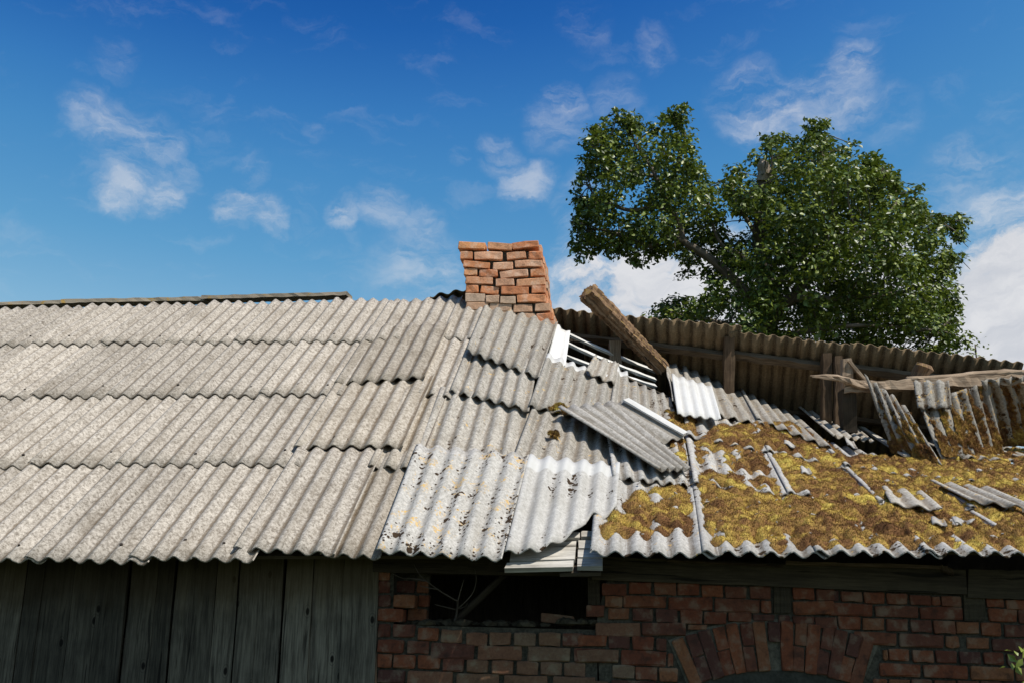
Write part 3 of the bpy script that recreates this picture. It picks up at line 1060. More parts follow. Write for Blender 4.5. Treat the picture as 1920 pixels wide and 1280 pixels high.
chm_core = None
b0, b1, b2, b3 = cp(880, 640), cp(1042, 640), cp(1005, 470), cp(868, 470)
inset = .034
core_in = .5
V = [b0 + XB * inset + YB * inset, b1 - XB * inset + YB * inset, b1 - XB * inset + YB * (core_in - inset), b0 + XB * inset + YB * (core_in - inset),
     b3 + XB * inset + YB * inset, b2 - XB * inset + YB * inset, b2 - XB * inset + YB * (core_in - inset), b3 + XB * inset + YB * (core_in - inset)]
V = np.array(V)
V[:4, 2] -= .9
chimney = mk('chimney', V, [[3, 2, 1, 0], [4, 5, 6, 7], [0, 1, 5, 4], [1, 2, 6, 5], [2, 3, 7, 6], [3, 0, 4, 7]], M['mortar_dark'], barn)
chimney['label'] = 'leaning brick chimney with washed out joints'
CB = [[(285, 165, 665, 185, 95), (692, 175, 1035, 195, 95), (1035, 187, 1395, 145, 92)],
      [(315, 310, 485, 310, 105), (515, 315, 895, 310, 110), (955, 325, 1222, 300, 98), (1265, 300, 1450, 300, 105)],
      [(355, 435, 725, 462, 88), (770, 460, 1045, 450, 100), (1075, 430, 1447, 420, 95)],
      [(370, 545, 550, 540, 95), (585, 560, 832, 560, 97), (870, 588, 1250, 545, 100), (1285, 548, 1485, 540, 100)],
      [(390, 650, 767, 660, 97), (805, 690, 1062, 685, 100), (1095, 692, 1490, 665, 102)],
      [(395, 765, 565, 765, 108), (595, 770, 847, 795, 107), (880, 797, 1262, 795, 108), (1305, 785, 1500, 780, 106)],
      [(385, 885, 658, 885, 115, 1), (672, 913, 858, 915, 105, 1), (868, 925, 1082, 925, 106, 1), (1105, 907, 1495, 900, 110)],
      [(400, 1005, 700, 1010, 105, 1), (720, 1020, 1030, 1030, 105, 1), (1050, 1036, 1312, 1034, 110, 1), (1350, 1022, 1560, 1020, 112, 1)],
      [(720, 1135, 1080, 1140, 105, 1), (1100, 1155, 1350, 1155, 105, 1), (1372, 1165, 1600, 1150, 105)],
      [(720, 1255, 1080, 1260, 105, 1), (1100, 1270, 1400, 1265, 105), (1420, 1270, 1625, 1262, 100)]]
sc = 7.385
redge = []
for row in CB:
    for bk in row:
        x0, yl, x1, yr, h = bk[:5]
        g_ = len(bk) > 5
        A_ = cp(820 + x0 / sc, 430 + yl / sc)
        B_ = cp(820 + x1 / sc, 430 + yr / sc)
        C_ = cp(820 + (x0 + x1) / 2 / sc, 430 + ((yl + yr) / 2 + h) / sc)
        wx = (B_ - A_) @ XB
        tl = math.atan2((B_ - A_)[2], wx)
        mid = (A_ + B_) / 2
        hz = mid[2] - C_[2]
        cc = mid - np.array([0, 0, hz / 2])
        put_brick(chimney, 'brick_chimney_grey' if g_ else 'brick_chimney', cc, wx, hz, XB, YB, tl, rng.uniform(-.010, .008))
    redge.append((B_, hz, A_))
# side and back courses
lf = [cp(820 + r_[0][0] / sc, 430 + r_[0][1] / sc) for r_ in CB]
for ri, (Bp, hz, _) in enumerate(redge):
    y0 = .135 if ri % 2 else .125
    for k, ln in enumerate(((.235, .12) if ri % 2 else (.12, .235))):
        c = Bp + YB * (y0 + ln / 2) - np.array([0, 0, hz / 2]) + XB * rng.uniform(.0, .02)
        put_brick(chimney, 'brick_chimney' if rng.random() < .7 else 'brick_chimney_grey', c, ln, hz, YB, -XB, rng.uniform(-.02, .02))
        c = lf[ri] + YB * (y0 + ln / 2) - np.array([0, 0, hz / 2])
        put_brick(chimney, 'brick_chimney', c, ln, hz, -YB, XB, 0)
        y0 += ln + .015
    wtot = (Bp - lf[ri]) @ XB
    n = 3
    for k in range(n):
        c = lf[ri] + XB * (wtot * (k + .5) / n) + YB * .5 - np.array([0, 0, hz / 2])
        put_brick(chimney, 'brick_chimney', c, wtot / n - .02, hz, -XB, -YB, 0)

# --- plank wall
edges = [-420, -362, -300, -252, -196, -140, -88, -40, -8, 35, 68, 128, 177, 232, 283, 320, 350, 398, 440, 478, 528, 580, 638, 705]
c0, c1 = wp(-420, 1240, .10), wp(703, 1240, .10)
railV = []
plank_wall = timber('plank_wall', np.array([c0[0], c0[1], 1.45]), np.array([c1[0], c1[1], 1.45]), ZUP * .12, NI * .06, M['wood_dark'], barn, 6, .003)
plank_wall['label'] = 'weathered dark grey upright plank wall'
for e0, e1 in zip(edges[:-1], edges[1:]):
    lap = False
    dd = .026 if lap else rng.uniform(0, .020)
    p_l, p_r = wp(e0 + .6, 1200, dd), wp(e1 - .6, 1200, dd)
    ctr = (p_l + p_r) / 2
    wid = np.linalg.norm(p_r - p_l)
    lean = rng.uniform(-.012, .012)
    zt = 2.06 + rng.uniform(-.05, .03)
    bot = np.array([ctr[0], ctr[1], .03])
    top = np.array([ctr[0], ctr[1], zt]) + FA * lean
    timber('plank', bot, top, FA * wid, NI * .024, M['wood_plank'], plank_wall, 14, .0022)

# --- brick wall with the hole under the eave
BX = [705, 790, 1135, 2050]


def wall_block(quads, d0, d1, name, mat, parent):
    V, F = [], []
    for q in quads:
        b = len(V)
        V += [wp(x, y, d0) for x, y in q] + [wp(x, y, d0) + NI * (d1 - d0) for x, y in q]
        F += [[b + 3, b + 2, b + 1, b], [b + 4, b + 5, b + 6, b + 7]]
        for k in range(4):
            l_ = (k + 1) % 4
            F.append([b + k, b + l_, b + 4 + l_, b + 4 + k])
    return mk(name, V, F, mat, parent)


zb = 1800                                              # far below the picture: down to the ground
brick_wall = wall_block([[(706, 1072), (738, 1072), (738, 1170), (706, 1170)],
                         [(706, 1170), (1120, 1180), (1120, zb - 90), (706, zb - 90)],
                         [(1120, 1180), (1120, 1150), (1140, 1082), (1140, zb - 90)],
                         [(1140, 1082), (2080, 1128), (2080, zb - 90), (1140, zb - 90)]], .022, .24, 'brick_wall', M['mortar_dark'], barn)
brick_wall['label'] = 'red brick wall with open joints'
wall_block([[(738, 1072), (806, 1074), (800, 1170), (738, 1170)]], .16, .24, 'mortar_back', M['mortar_dark'], brick_wall)
S1 = 4.364
rowsL = [  # crop offset 690,1030: x0, x1, y0, y1, limed?
    (75, 180, 160, 250, 0), (75, 180, 255, 350, 0), (78, 180, 365, 465, 0), (205, 385, 368, 472, 0), (75, 290, 482, 585, 0),
    (75, 185, 608, 710, 0), (200, 380, 612, 714, 0), (405, 577, 638, 742, 0), (597, 765, 652, 760, 1), (800, 975, 680, 785, 1), (990, 1168, 674, 780, 1), (1192, 1370, 680, 786, 1), (1398, 1577, 678, 785, 1), (1590, 1766, 684, 790, 0),
    (75, 292, 735, 842, 0), (320, 496, 745, 850, 0), (514, 866, 765, 893, 0), (897, 1258, 787, 897, 1), (1305, 1655, 798, 914, 1), (1686, 1940, 806, 916, 0),
    (75, 192, 855, 963, 0), (205, 387, 860, 968, 0), (405, 587, 865, 975, 0), (608, 783, 890, 995, 0), (805, 980, 900, 1003, 1), (1010, 1186, 908, 1018, 1), (1215, 1390, 914, 1022, 1), (1410, 1585, 920, 1026, 1), (1605, 1780, 924, 1035, 1),
    (75, 302, 984, 1092, 0), (325, 690, 992, 1100, 1), (725, 1070, 1013, 1120, 1), (1110, 1467, 1030, 1135, 1), (1512, 1860, 1040, 1145, 1)]
rowsM = [  # crop offset 1100,1030
    (125, 325, 275, 372, 0), (350, 526, 263, 365, 0), (555, 732, 262, 368, 0), (748, 922, 268, 375, 0), (945, 1117, 288, 385, 0), (1135, 1308, 303, 396, 0), (1338, 1512, 298, 402, 0), (1690, 1862, 305, 405, 0), (1885, 2030, 318, 420, 0),
    (150, 295, 378, 470, 0), (303, 650, 376, 470, 0), (675, 1032, 388, 496, 0), (1054, 1416, 402, 510, 0), (1432, 1512, 416, 518, 0), (1695, 2030, 420, 530, 0),
    (0, 142, 450, 552, 0), (180, 346, 475, 572, 0), (375, 546, 480, 583, 0), (568, 742, 484, 592, 0), (768, 945, 494, 605, 0), (965, 1142, 505, 612, 0), (1160, 1352, 514, 588, 0), (1364, 1536, 530, 580, 0), (1570, 1670, 535, 595, 0), (1688, 1862, 545, 605, 0),
    (78, 440, 596, 705, 1), (455, 812, 596, 700, 0), (832, 985, 612, 655, 0),
    (-70, 162, 695, 792, 0), (180, 352, 705, 806, 0), (374, 547, 710, 820, 0), (575, 655, 725, 826, 0),
    (-90, 262, 812, 920, 1), (285, 650, 825, 945, 0), (664, 712, 850, 950, 0),
    (210, 392, 945, 1050, 1), (400, 577, 958, 1062, 0), (594, 745, 968, 1080, 0),
    (-60, 180, 1075, 1160, 1), (205, 560, 1070, 1170, 0), (585, 780, 1090, 1180, 0)]
rowsR = [  # crop offset 1500,1030, scale 4.571
    (150, 337, 347, 437, 0), (355, 532, 358, 442, 0), (553, 727, 366, 460, 0), (748, 922, 375, 466, 0), (948, 1125, 388, 472, 0), (1137, 1206, 398, 476, 0), (1216, 1388, 398, 486, 0), (1605, 1752, 415, 490, 0), (1770, 1960, 430, 512, 0), (1985, 2160, 436, 520, 0),
    (255, 620, 458, 562, 0), (650, 1012, 480, 577, 0), (1035, 1396, 490, 596, 0), (1622, 1862, 506, 616, 0), (1885, 2200, 514, 630, 0),
    (135, 317, 575, 672, 0), (332, 522, 572, 682, 0), (545, 722, 582, 692, 0), (750, 927, 590, 702, 0), (955, 1132, 600, 704, 0), (1150, 1332, 606, 716, 0), (1346, 1532, 615, 722, 0), (1560, 1732, 625, 737, 0), (1765, 1960, 640, 752, 0), (1985, 2160, 645, 760, 0),
    (470, 827, 705, 812, 0), (860, 1232, 722, 832, 0), (1258, 1362, 735, 840, 0), (1440, 1622, 750, 852, 0), (1660, 1960, 765, 866, 0), (1985, 2200, 770, 870, 0),
    (720, 756, 855, 945, 0), (766, 942, 850, 950, 0), (970, 1146, 860, 962, 0), (1170, 1347, 866, 970, 0), (1375, 1552, 872, 976, 0), (1580, 1752, 880, 982, 0), (1780, 1960, 890, 990, 0), (1985, 2160, 895, 1000, 0),
    (690, 1032, 975, 1082, 0), (1065, 1437, 988, 1100, 0), (1473, 1832, 1003, 1115, 0), (1860, 2200, 1015, 1125, 0),
    (640, 752, 1106, 1200, 0), (770, 942, 1108, 1205, 0), (962, 1142, 1112, 1210, 0), (1160, 1340, 1118, 1215, 0), (1360, 1540, 1122, 1220, 0), (1560, 1740, 1128, 1226, 0), (1760, 1960, 1132, 1230, 0)]
for rows, ox, oy, sc_ in ((rowsL, 690, 1030, 4.364), (rowsM, 1100, 1030, 4.364), (rowsR, 1500, 1030, 4.571)):
    for (x0, x1, y0, y1, lm) in rows:
        a = wp(ox + x0 / sc_, oy + (y0 + y1) / 2 / sc_)
        b = wp(ox + x1 / sc_, oy + (y0 + y1) / 2 / sc_)
        t_ = wp(ox + (x0 + x1) / 2 / sc_, oy + y0 / sc_)
        u_ = wp(ox + (x0 + x1) / 2 / sc_, oy + y1 / sc_)
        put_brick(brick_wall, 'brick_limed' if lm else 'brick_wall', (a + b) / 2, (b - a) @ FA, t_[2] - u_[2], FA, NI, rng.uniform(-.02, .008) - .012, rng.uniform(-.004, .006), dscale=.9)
for (x0_, x1_, y0_) in ((742, 778, 1088), (782, 803, 1089), (742, 760, 1114), (785, 804, 1115), (764, 800, 1141), (742, 758, 1140)):
    a, b = wp(x0_, y0_ + 11, .14), wp(x1_, y0_ + 11, .14)
    put_brick(brick_wall, 'brick_wall', (a + b) / 2, (b - a) @ FA, .066, FA, NI, -.01, dscale=.6)
# two courses more below the picture
for r in range(4):
    x = 712.0
    y = 1293 + 26 * r
    while x < 1990:
        wpx = 83 if r % 2 else 40
        if not (1296 < x + wpx / 2 < 1608):
            a, b = wp(x, y + 11 + (x - 705) * .035), wp(x + wpx, y + 11 + (x - 705) * .035)
            put_brick(brick_wall, 'brick_wall', (a + b) / 2, (b - a) @ FA, .066, FA, NI, -.015, rng.uniform(-.004, .006), dscale=.9)
        x += wpx + 6
# segmental arch of upright bricks over a bricked-up opening
arch_c = (1452.0, 1665.0)
ns = 15
for k in range(ns):
    ang = R(-22.6 + 45.2 * (k + .5) / ns)
    if k == 7:
        parts = ((463, 500),)
    elif k % 2:
        parts = ((411, 455), (459, 500))
    else:
        parts = ((411, 500),)
    for (r0, r1) in parts:
        rm = (r0 + r1) / 2
        x, y = arch_c[0] + rm * math.sin(ang), arch_c[1] - rm * math.cos(ang)
        c = wp(x, y)
        ppm = np.linalg.norm(wp(x + 1, y) - c)
        put_brick(brick_wall, 'brick_wall', c - NI * .006, (r1 - r0) * ppm, 22.5 * ppm, FA, NI, R(90) - ang * 1.0, rng.uniform(-.003, .005), dscale=.9)
V = [wp(1452 + r * math.sin(R(a)), 1665 - r * math.cos(R(a)), .016) for r in (404, 506) for a in np.linspace(-23.2, 23.2, 20)]
F = [[i, i + 1, 20 + i + 1, 20 + i] for i in range(19)]
arch_bed = mk('arch_mortar', V, [f[::-1] for f in F], M['mortar'], brick_wall)
V = [wp(1452 + 409 * math.sin(R(a)), 1665 - 409 * math.cos(R(a)), .010) for a in np.linspace(-22, 22, 20)] + [wp(1452 + 409 * math.sin(R(a)), 1560, .010) for a in np.linspace(-22, 22, 20)]
mk('arch_infill', V, [[i, i + 1, 20 + i + 1, 20 + i] for i in range(19)], M['plaster'], brick_wall)
# rubble on the sill of the hole: broken mortar lumps
for k in range(30):
    x = 770 + 360 * (k + rng.random()) / 30
    r = rng.uniform(.018, .05)
    yy = 1170 + (x - 770) * .012 - (6 if x > 1035 else 0)
    c = wp(x, yy, rng.uniform(.03, .18)) + np.array([0, 0, .2 * r])
    bm = bmesh.new()
    bmesh.ops.create_icosphere(bm, subdivisions=1, radius=1.0)
    for v in bm.verts:
        v.co = Vector((v.co.x * r * rng.uniform(.8, 1.7), v.co.y * r, v.co.z * r * .55)) * rng.uniform(.75, 1.2)
    me = bpy.data.meshes.new('rubble')
    bm.to_mesh(me)
    bm.free()
    me.materials.append(M['earth'])
    link('mortar_lump', me, brick_wall, c)
put_brick(brick_wall, 'brick_limed', wp(1045, 1160, .08), .19, .05, FA, NI, R(-6))

# wall plate, laths and stub ends under the eave
def wall_timber(px, d, th, name, mat, jit=.003):
    TLp, TRp, BRp, BLp = [wp(x, y, d) for x, y in px]
    p0, p1 = (TLp + BLp) / 2, (TRp + BRp) / 2
    hv = ((TLp - BLp) + (TRp - BRp)) / 2
    return timber(name, p0 + NI * th / 2, p1 + NI * th / 2, -hv, NI * th, M[mat], barn, 14, jit)


wall_timber([(700, 1040), (1108, 1046), (1108, 1081), (700, 1070)], -.02, .14, 'wall_plate', 'wood_plate')
wall_timber([(1110, 1046), (1812, 1064), (1812, 1117), (1110, 1081)], -.022, .14, 'wall_plate', 'wood_plate')
wall_timber([(1815, 1066), (2080, 1074), (2080, 1128), (1815, 1119)], -.020, .14, 'wall_plate', 'wood_plate')
wall_timber([(1250, 1049), (1470, 1058), (1470, 1063), (1250, 1052)], -.05, .026, 'lath', 'wood_brown')
wall_timber([(1474, 1050), (1778, 1060), (1778, 1066), (1474, 1058)], -.055, .03, 'lath', 'wood_brown')
wall_timber([(1762, 1060), (1788, 1063), (1788, 1080), (1770, 1068)], -.06, .03, 'bracket', 'wood_brown')
for (x0, x1, y0, y1) in ((1452, 1483, 1088, 1148), (1808, 1847, 1112, 1162), (1103, 1124, 1074, 1132)):
    wall_timber([(x0, y0), (x1, y0 + 1), (x1, y1 + 1), (x0, y1)], .0, .10, 'rafter_stub', 'wood_plate')

# --- closed far sides and added light blocks so that the inside is dark
def slab(name, pts, th_vec, mat):
    pts = [np.asarray(p, float) for p in pts]
    n = len(pts)
    V = pts + [p + th_vec for p in pts]
    F = [list(range(n))[::-1], list(range(n, 2 * n))] + [[k, (k + 1) % n, n + (k + 1) % n, n + k] for k in range(n)]
    return mk(name, V, F, mat, barn, [(p[0], p[2]) for p in V])


BWL, BWR = W0 + uL * FA + 7.0 * NI, W0 + 6.9 * FA + 7.0 * NI
FWL, FWR = W0 + uL * FA + .03 * NI, W0 + 6.9 * FA + .26 * NI


def zz(p, z):
    return np.array([p[0], p[1], z])


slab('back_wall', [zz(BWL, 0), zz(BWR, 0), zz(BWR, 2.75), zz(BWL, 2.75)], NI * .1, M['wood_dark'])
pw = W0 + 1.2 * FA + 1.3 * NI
slab('hole_light_block', [zz(pw, 0), zz(pw + 2.6 * FA, 0), zz(pw + 2.6 * FA, 2.35), zz(pw, 2.35)], NI * .05, M['wood_dark'])  # added slab behind the hole, hides the sunlit interior so the hole stays dark
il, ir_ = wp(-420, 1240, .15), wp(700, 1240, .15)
slab('joint_light_block', [zz(il, 0), zz(ir_, 0), zz(ir_, 2.0), zz(il, 2.0)], NI * .03, M['wood_dark'])  # added unseen slab, blocks light that would leak through the plank joints
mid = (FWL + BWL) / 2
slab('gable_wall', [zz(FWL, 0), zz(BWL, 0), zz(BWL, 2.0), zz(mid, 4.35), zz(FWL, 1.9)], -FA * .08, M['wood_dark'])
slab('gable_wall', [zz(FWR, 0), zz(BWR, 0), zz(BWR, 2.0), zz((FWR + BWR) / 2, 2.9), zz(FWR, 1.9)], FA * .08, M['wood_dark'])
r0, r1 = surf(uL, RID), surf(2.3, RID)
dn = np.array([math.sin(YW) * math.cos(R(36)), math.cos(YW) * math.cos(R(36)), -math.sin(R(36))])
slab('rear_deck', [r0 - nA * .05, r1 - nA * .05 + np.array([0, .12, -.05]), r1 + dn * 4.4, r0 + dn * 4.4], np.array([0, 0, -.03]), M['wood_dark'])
q0, q1 = RA + DOWN * 3.5, RB + DOWN * 3.5

# --- sheets lying loose on the roof
def loose(name, corners, nw, mat, label, vlen=1.2, **kw):
    o = sheet(name, bilin(corners), nw, mat, None, vlen=vlen, **kw)
    tag(o, label, 'roof sheet', 'loose corrugated sheets lying on the roof')
    return o


# long sheet lying askew: its waves run down to the right
def skew(cor):
    """corners given as TL, TR, BR, BL of the sheet's own length axis"""
    return cor


loose('loose_sheet', (rp(1143, 770, .085), rp(1038, 787, .075), rp(1228, 908, .10), rp(1294, 900, .085))[0:0] or
      (rp(1038, 787, .10), rp(1143, 770, .085), rp(1294, 899, .075), rp(1228, 908, .11)), 4.6, M['sheet_loose'],
      'long grey corrugated sheet lying askew across the roof beside the moss', nv=12)
loose('loose_sheet', (rp(1112, 772, .055), rp(1164, 766, .075), rp(1283, 835, .075), rp(1226, 846, .055)), 2.3, M['sheet_loose'],
      'narrow grey sheet half hidden under the askew sheet', nv=10)
timber('pale_strip', rp(1164, 768, .095), rp(1280, 835, .095), (rp(1172, 766, .1) - rp(1162, 770, .1)), surf_n(2.7, 2.5) * .012, M['sheet_clean'], None, 6, .002)
tag(bpy.data.objects['pale_strip'], 'long narrow white strip along the edge of the askew grey sheets', 'roof strip')
loose('loose_sheet', (rp(1247, 718, .10), rp(1326, 743, .11), rp(1344, 813, .12), rp(1264, 797, .10)), 4.2, M['sheet_clean'],
      'small clean white corrugated sheet lying below the log', vlen=.6, amp=.010)
loose('loose_sheet', (rp(1480, 771, .10), rp(1572, 800, .12), rp(1632, 846, .10), rp(1556, 838, .10)), 5, M['sheet_grey'],
      'grey sheet propped up at the top edge of the mossy slope')
for (c4, nw, lab) in ((((1496, 893, .075), (1512, 896, .085), (1519, 908, .085), (1499, 906, .075)), .9, 'small white shard in the middle of the moss below the grey propped sheet'),
                      (((1743, 994, .08), (1768, 996, .085), (1775, 1010, .085), (1746, 1008, .08)), .9, 'white shard lying in the moss close to the eave'),
                      (((1782, 994, .08), (1826, 1001, .085), (1818, 1008, .085), (1788, 1006, .08)), 1.2, 'long pale shard next to the white shard close to the eave'),
                      (((1465, 843, .08), (1489, 851, .085), (1484, 857, .085), (1464, 849, .08)), .8, 'pale splinter in the moss near the top edge of the slope'),
                      (((1578, 836, .08), (1596, 842, .085), (1604, 858, .085), (1584, 850, .08)), .9, 'pale shard below the propped grey sheet')):
    loose('sheet_shard', [rp(*q) for q in c4], nw, M['sheet_mossy'], lab, vlen=.3, amp=.010, nv=5)
p0, p1 = rp(1590, 806, .12), rp(1700, 868, .06)
timber('slat', p0, p1, np.cross(surf_n(4.9, 3.5), (p1 - p0) / np.linalg.norm(p1 - p0)) * .055, surf_n(4.9, 3.5) * .02, M['wood_silver'], None, 8, .003)
tag(bpy.data.objects['slat'], 'pale grey slat slanting down below the dark gap', 'slat')
SO = (at(1619, 700, 8.78), at(1689, 748, 8.80), rp(1768, 884, .05), rp(1676, 858, .05))
loose('leaning_sheet', SO, 4.4, M['sheet_crumbling'], 'narrow crumbling sheet leaning against the broken ridge beam', nv=14, warp=.012,
      top=lambda a: 1 - .05 * np.abs(np.sin(a * 9)) - .10 * a * a)
SP1 = (at(1712, 714, 8.82), at(1778, 713, 8.80), at(1784, 764, 8.62), at(1720, 765, 8.62))
loose('hanging_sheet', SP1, 3.0, M['sheet_crumbling'], 'short sheet with yellow lichen hooked over the ridge beam', vlen=.4)
SP2 = (at(1722, 757, 8.70), at(1846, 716, 8.86), rp(1880, 862, .05), rp(1764, 872, .05))
SP3 = (at(1838, 712, 8.83), at(1985, 700, 8.83), rp(2012, 842, .06), rp(1872, 856, .09))
loose('hanging_sheet', SP2, 6.2, M['sheet_crumbling'], 'steep mossy sheet hanging below the short lichen sheet', nv=14, warp=.012)
loose('hanging_sheet', SP3, 6.4, M['sheet_crumbling'], 'steep mossy sheet hanging at the picture edge below the ridge beam', nv=14, warp=.012)
for (c4, nw, lab) in (((rp(1740, 922, .085), rp(1850, 938, .095), rp(1950, 985, .095), rp(1815, 962, .085)), 3.2, 'pale slipped sheet lying on the moss near the eave at the picture edge'),
                      ((rp(1650, 936, .085), rp(1725, 944, .085), rp(1765, 982, .085), rp(1668, 968, .085)), 2.2, 'small white broken sheet piece half sunk in the moss')):
    loose('loose_sheet', c4, nw, M['sheet_grey'], lab, vlen=.6, amp=.013)

# --- the log that has rolled against the hole
lp = at(1101, 550, 8.95) + (at(1238, 688, 9.15) - at(1101, 550, 8.95)) * np.linspace(0, 1, 48)[:, None]
lp = lp + rng.normal(size=lp.shape) * .0025
ring = 26
prof = 1 + .13 * rng.normal(size=ring)
prof[[4, 11, 19]] -= .32
rad0 = np.interp(np.linspace(0, 1, 48), [0, .3, 1], [.088, .080, .068])
V, F, uv = tube_arrays(lp, rad0, ring, 0, 0)
V = np.array(V).reshape(48, ring, 3)
for k in range(48):
    pr_ = prof + .05 * np.sin(np.arange(ring) * 1.7 + k * .13) + .05 * rng.normal(size=ring)
    V[k] = lp[k] + (V[k] - lp[k]) * pr_[:, None]
V[0] -= (lp[1] - lp[0]) * rng.uniform(0, 1.6, ring)[:, None]
V[-1] += (lp[1] - lp[0]) * rng.uniform(0, 2.5, ring)[:, None]
V = V.reshape(-1, 3)
log = mk('log', V, F, M['wood_log'], None, uv)
tag(log, 'thick split log sticking up into the sky beside the chimney', 'log')

# ------------------------------------------------------------------ moss
def mossmat():
    m, nt = newmat('moss')
    pos = position(nt)
    ti = nt.n('ShaderNodeAttribute', attribute_name='tint').outputs['Fac']
    a = nt.smooth(nt.noise(pos, 3.6, 4, .6, .3), .3, .7)
    b = nt.noise(pos, 38, 4, .65)
    c = nt.noise(pos, 190, 3, .6)
    v = nt.math('ADD', nt.math('MULTIPLY', a, .36), nt.math('ADD', nt.math('MULTIPLY', b, .20), nt.math('MULTIPLY', ti, .44)))
    col = nt.ramp(v, [(.10, (.075, .034, .018)), (.33, (.21, .105, .045)), (.50, (.345, .20, .066)), (.66, (.50, .335, .082)), (.84, (.70, .55, .125))])
    col = nt.mix(nt.smooth(c, .60, .36), col, nt.mix(.58, col, (.05, .028, .012)))
    finish(nt, col, .95, .05, nt.math('ADD', c, b), .8, .006)
    MATS['moss'] = m


mossmat()


def value_noise(x, y, seed):
    r = np.random.default_rng(seed)
    T = r.random((64, 64))
    xi, yi = np.floor(x).astype(int), np.floor(y).astype(int)
    fx, fy = x - xi, y - yi
    fx, fy = fx * fx * (3 - 2 * fx), fy * fy * (3 - 2 * fy)
    g_ = lambda i, j: T[i % 64, j % 64]
    return (g_(xi, yi) * (1 - fx) + g_(xi + 1, yi) * fx) * (1 - fy) + (g_(xi, yi + 1) * (1 - fx) + g_(xi + 1, yi + 1) * fx) * fy


def fbm(x, y, seed, oct=4):
    s, a = 0, .5
    for k in range(oct):
        s = s + a * value_noise(x * 2 ** k + 17 * k, y * 2 ** k + 9 * k, seed + k)
        a *= .5
    return s / (1 - .5 ** oct)


def inside(px, py, poly):
    c = np.zeros(px.shape, bool)
    n = len(poly)
    for i in range(n):
        x0, y0 = poly[i]
        x1, y1 = poly[(i + 1) % n]
        cond = ((y0 > py) != (y1 > py)) & (px < (x1 - x0) * (py - y0) / (y1 - y0 + 1e-12) + x0)
        c ^= cond
    return c


def blur(a, n):
    for _ in range(n):
        a = (a + np.roll(a, 1, 0) + np.roll(a, -1, 0)) / 3
        a = (a + np.roll(a, 1, 1) + np.roll(a, -1, 1)) / 3
    return a


def cushions(X, Y, keep, n, r0, r1):
    """dome heights of n moss cushions scattered over the grid (X, Y in metres, regular)"""
    H = np.zeros(X.shape)
    T = np.full(X.shape, .5)
    dx, dy = X[1, 0] - X[0, 0], Y[0, 1] - Y[0, 0]
    ii = np.argwhere(keep)
    if len(ii) == 0:
        return H, T
    sel = ii[rng.integers(len(ii), size=n)]
    for (i, j) in sel:
        r = rng.uniform(r0, r1)
        wi, wj = int(r / dx) + 1, int(r / dy) + 1
        i0, i1, j0, j1 = max(i - wi, 0), min(i + wi + 1, X.shape[0]), max(j - wj, 0), min(j + wj + 1, X.shape[1])
        d2 = (X[i0:i1, j0:j1] - X[i, j]) ** 2 + (Y[i0:i1, j0:j1] - Y[i, j]) ** 2
        h = np.sqrt(np.clip(1 - d2 / r ** 2, 0, None)) * r * .55
        sub = H[i0:i1, j0:j1]
        T[i0:i1, j0:j1] = np.where(h > sub, rng.random(), T[i0:i1, j0:j1])
        H[i0:i1, j0:j1] = np.maximum(sub, h)
    return H, T


def moss_layer(P, N, hc, level, thick, blades, name, label, tint=None):
    """moss surface over base points P with normals N: fills the troughs of the corrugation hc up to level"""
    top = level + thick
    vis = (top > hc + .001)
    h = np.where(vis, np.maximum(top, hc + .001), hc - .004)
    Q = P + N * h[..., None]
    nu, nv = hc.shape
    f = grid_faces(nu, nv)
    vv = vis.ravel()
    f = f[vv[f].sum(1) >= 2]
    used = np.unique(f)
    remap = -np.ones(nu * nv, int)
    remap[used] = np.arange(len(used))
    V = Q.reshape(-1, 3)[used]
    f = remap[f]
    # fuzz: short blades standing out of the cushions
    fl = f[rng.integers(len(f), size=blades)]
    bw = rng.random((blades, 4))
    bw /= bw.sum(1, keepdims=True)
    C = (V[fl] * bw[..., None]).sum(1)
    nrm = N.reshape(-1, 3)[used][fl[:, 0]]
    # follow the dome: use the face normal as well
    fn = np.cross(V[fl[:, 2]] - V[fl[:, 0]], V[fl[:, 3]] - V[fl[:, 1]])
    fn /= np.linalg.norm(fn, axis=1, keepdims=True) + 1e-9
    d = nrm * .35 + fn * .65 + (rng.random((blades, 3)) - .5) * 1.3
    d /= np.linalg.norm(d, axis=1, keepdims=True)
    L = rng.uniform(.006, .016, blades)[:, None]
    sd = np.cross(d, rng.random((blades, 3)) - .5)
    sd /= np.linalg.norm(sd, axis=1, keepdims=True) + 1e-9
    wd = rng.uniform(.0012, .0024, blades)[:, None]
    B = np.stack([C - sd * wd - d * .002, C + sd * wd - d * .002, C + d * L], 1).reshape(-1, 3)
    VV = np.concatenate([V, B])
    tri = np.arange(blades * 3).reshape(-1, 3) + len(V)
    f3 = np.concatenate([f[:, [0, 1, 2]], f[:, [0, 2, 3]], tri])
    o = mk(name, VV, f3, MATS['moss'], None, smooth=True)
    tv = (np.full(hc.shape, .5) if tint is None else tint).ravel()[used]
    tb_ = np.repeat(np.clip(tv[fl[:, 0]] + rng.normal(size=blades) * .30, 0, 1.2), 3)
    if len(o.data.vertices) == len(VV):
        o.data.attributes.new('tint', 'FLOAT', 'POINT').data.foreach_set('value', np.concatenate([tv, tb_]).astype(np.float32))
    sm = np.ones(len(o.data.polygons), bool)
    sm[-blades:] = False
    o.data.polygons.foreach_set('use_smooth', sm)
    tag(o, label, 'moss', kind='stuff')
    return o


def px_poly(pts):
    return [us(x, y) for x, y in pts]


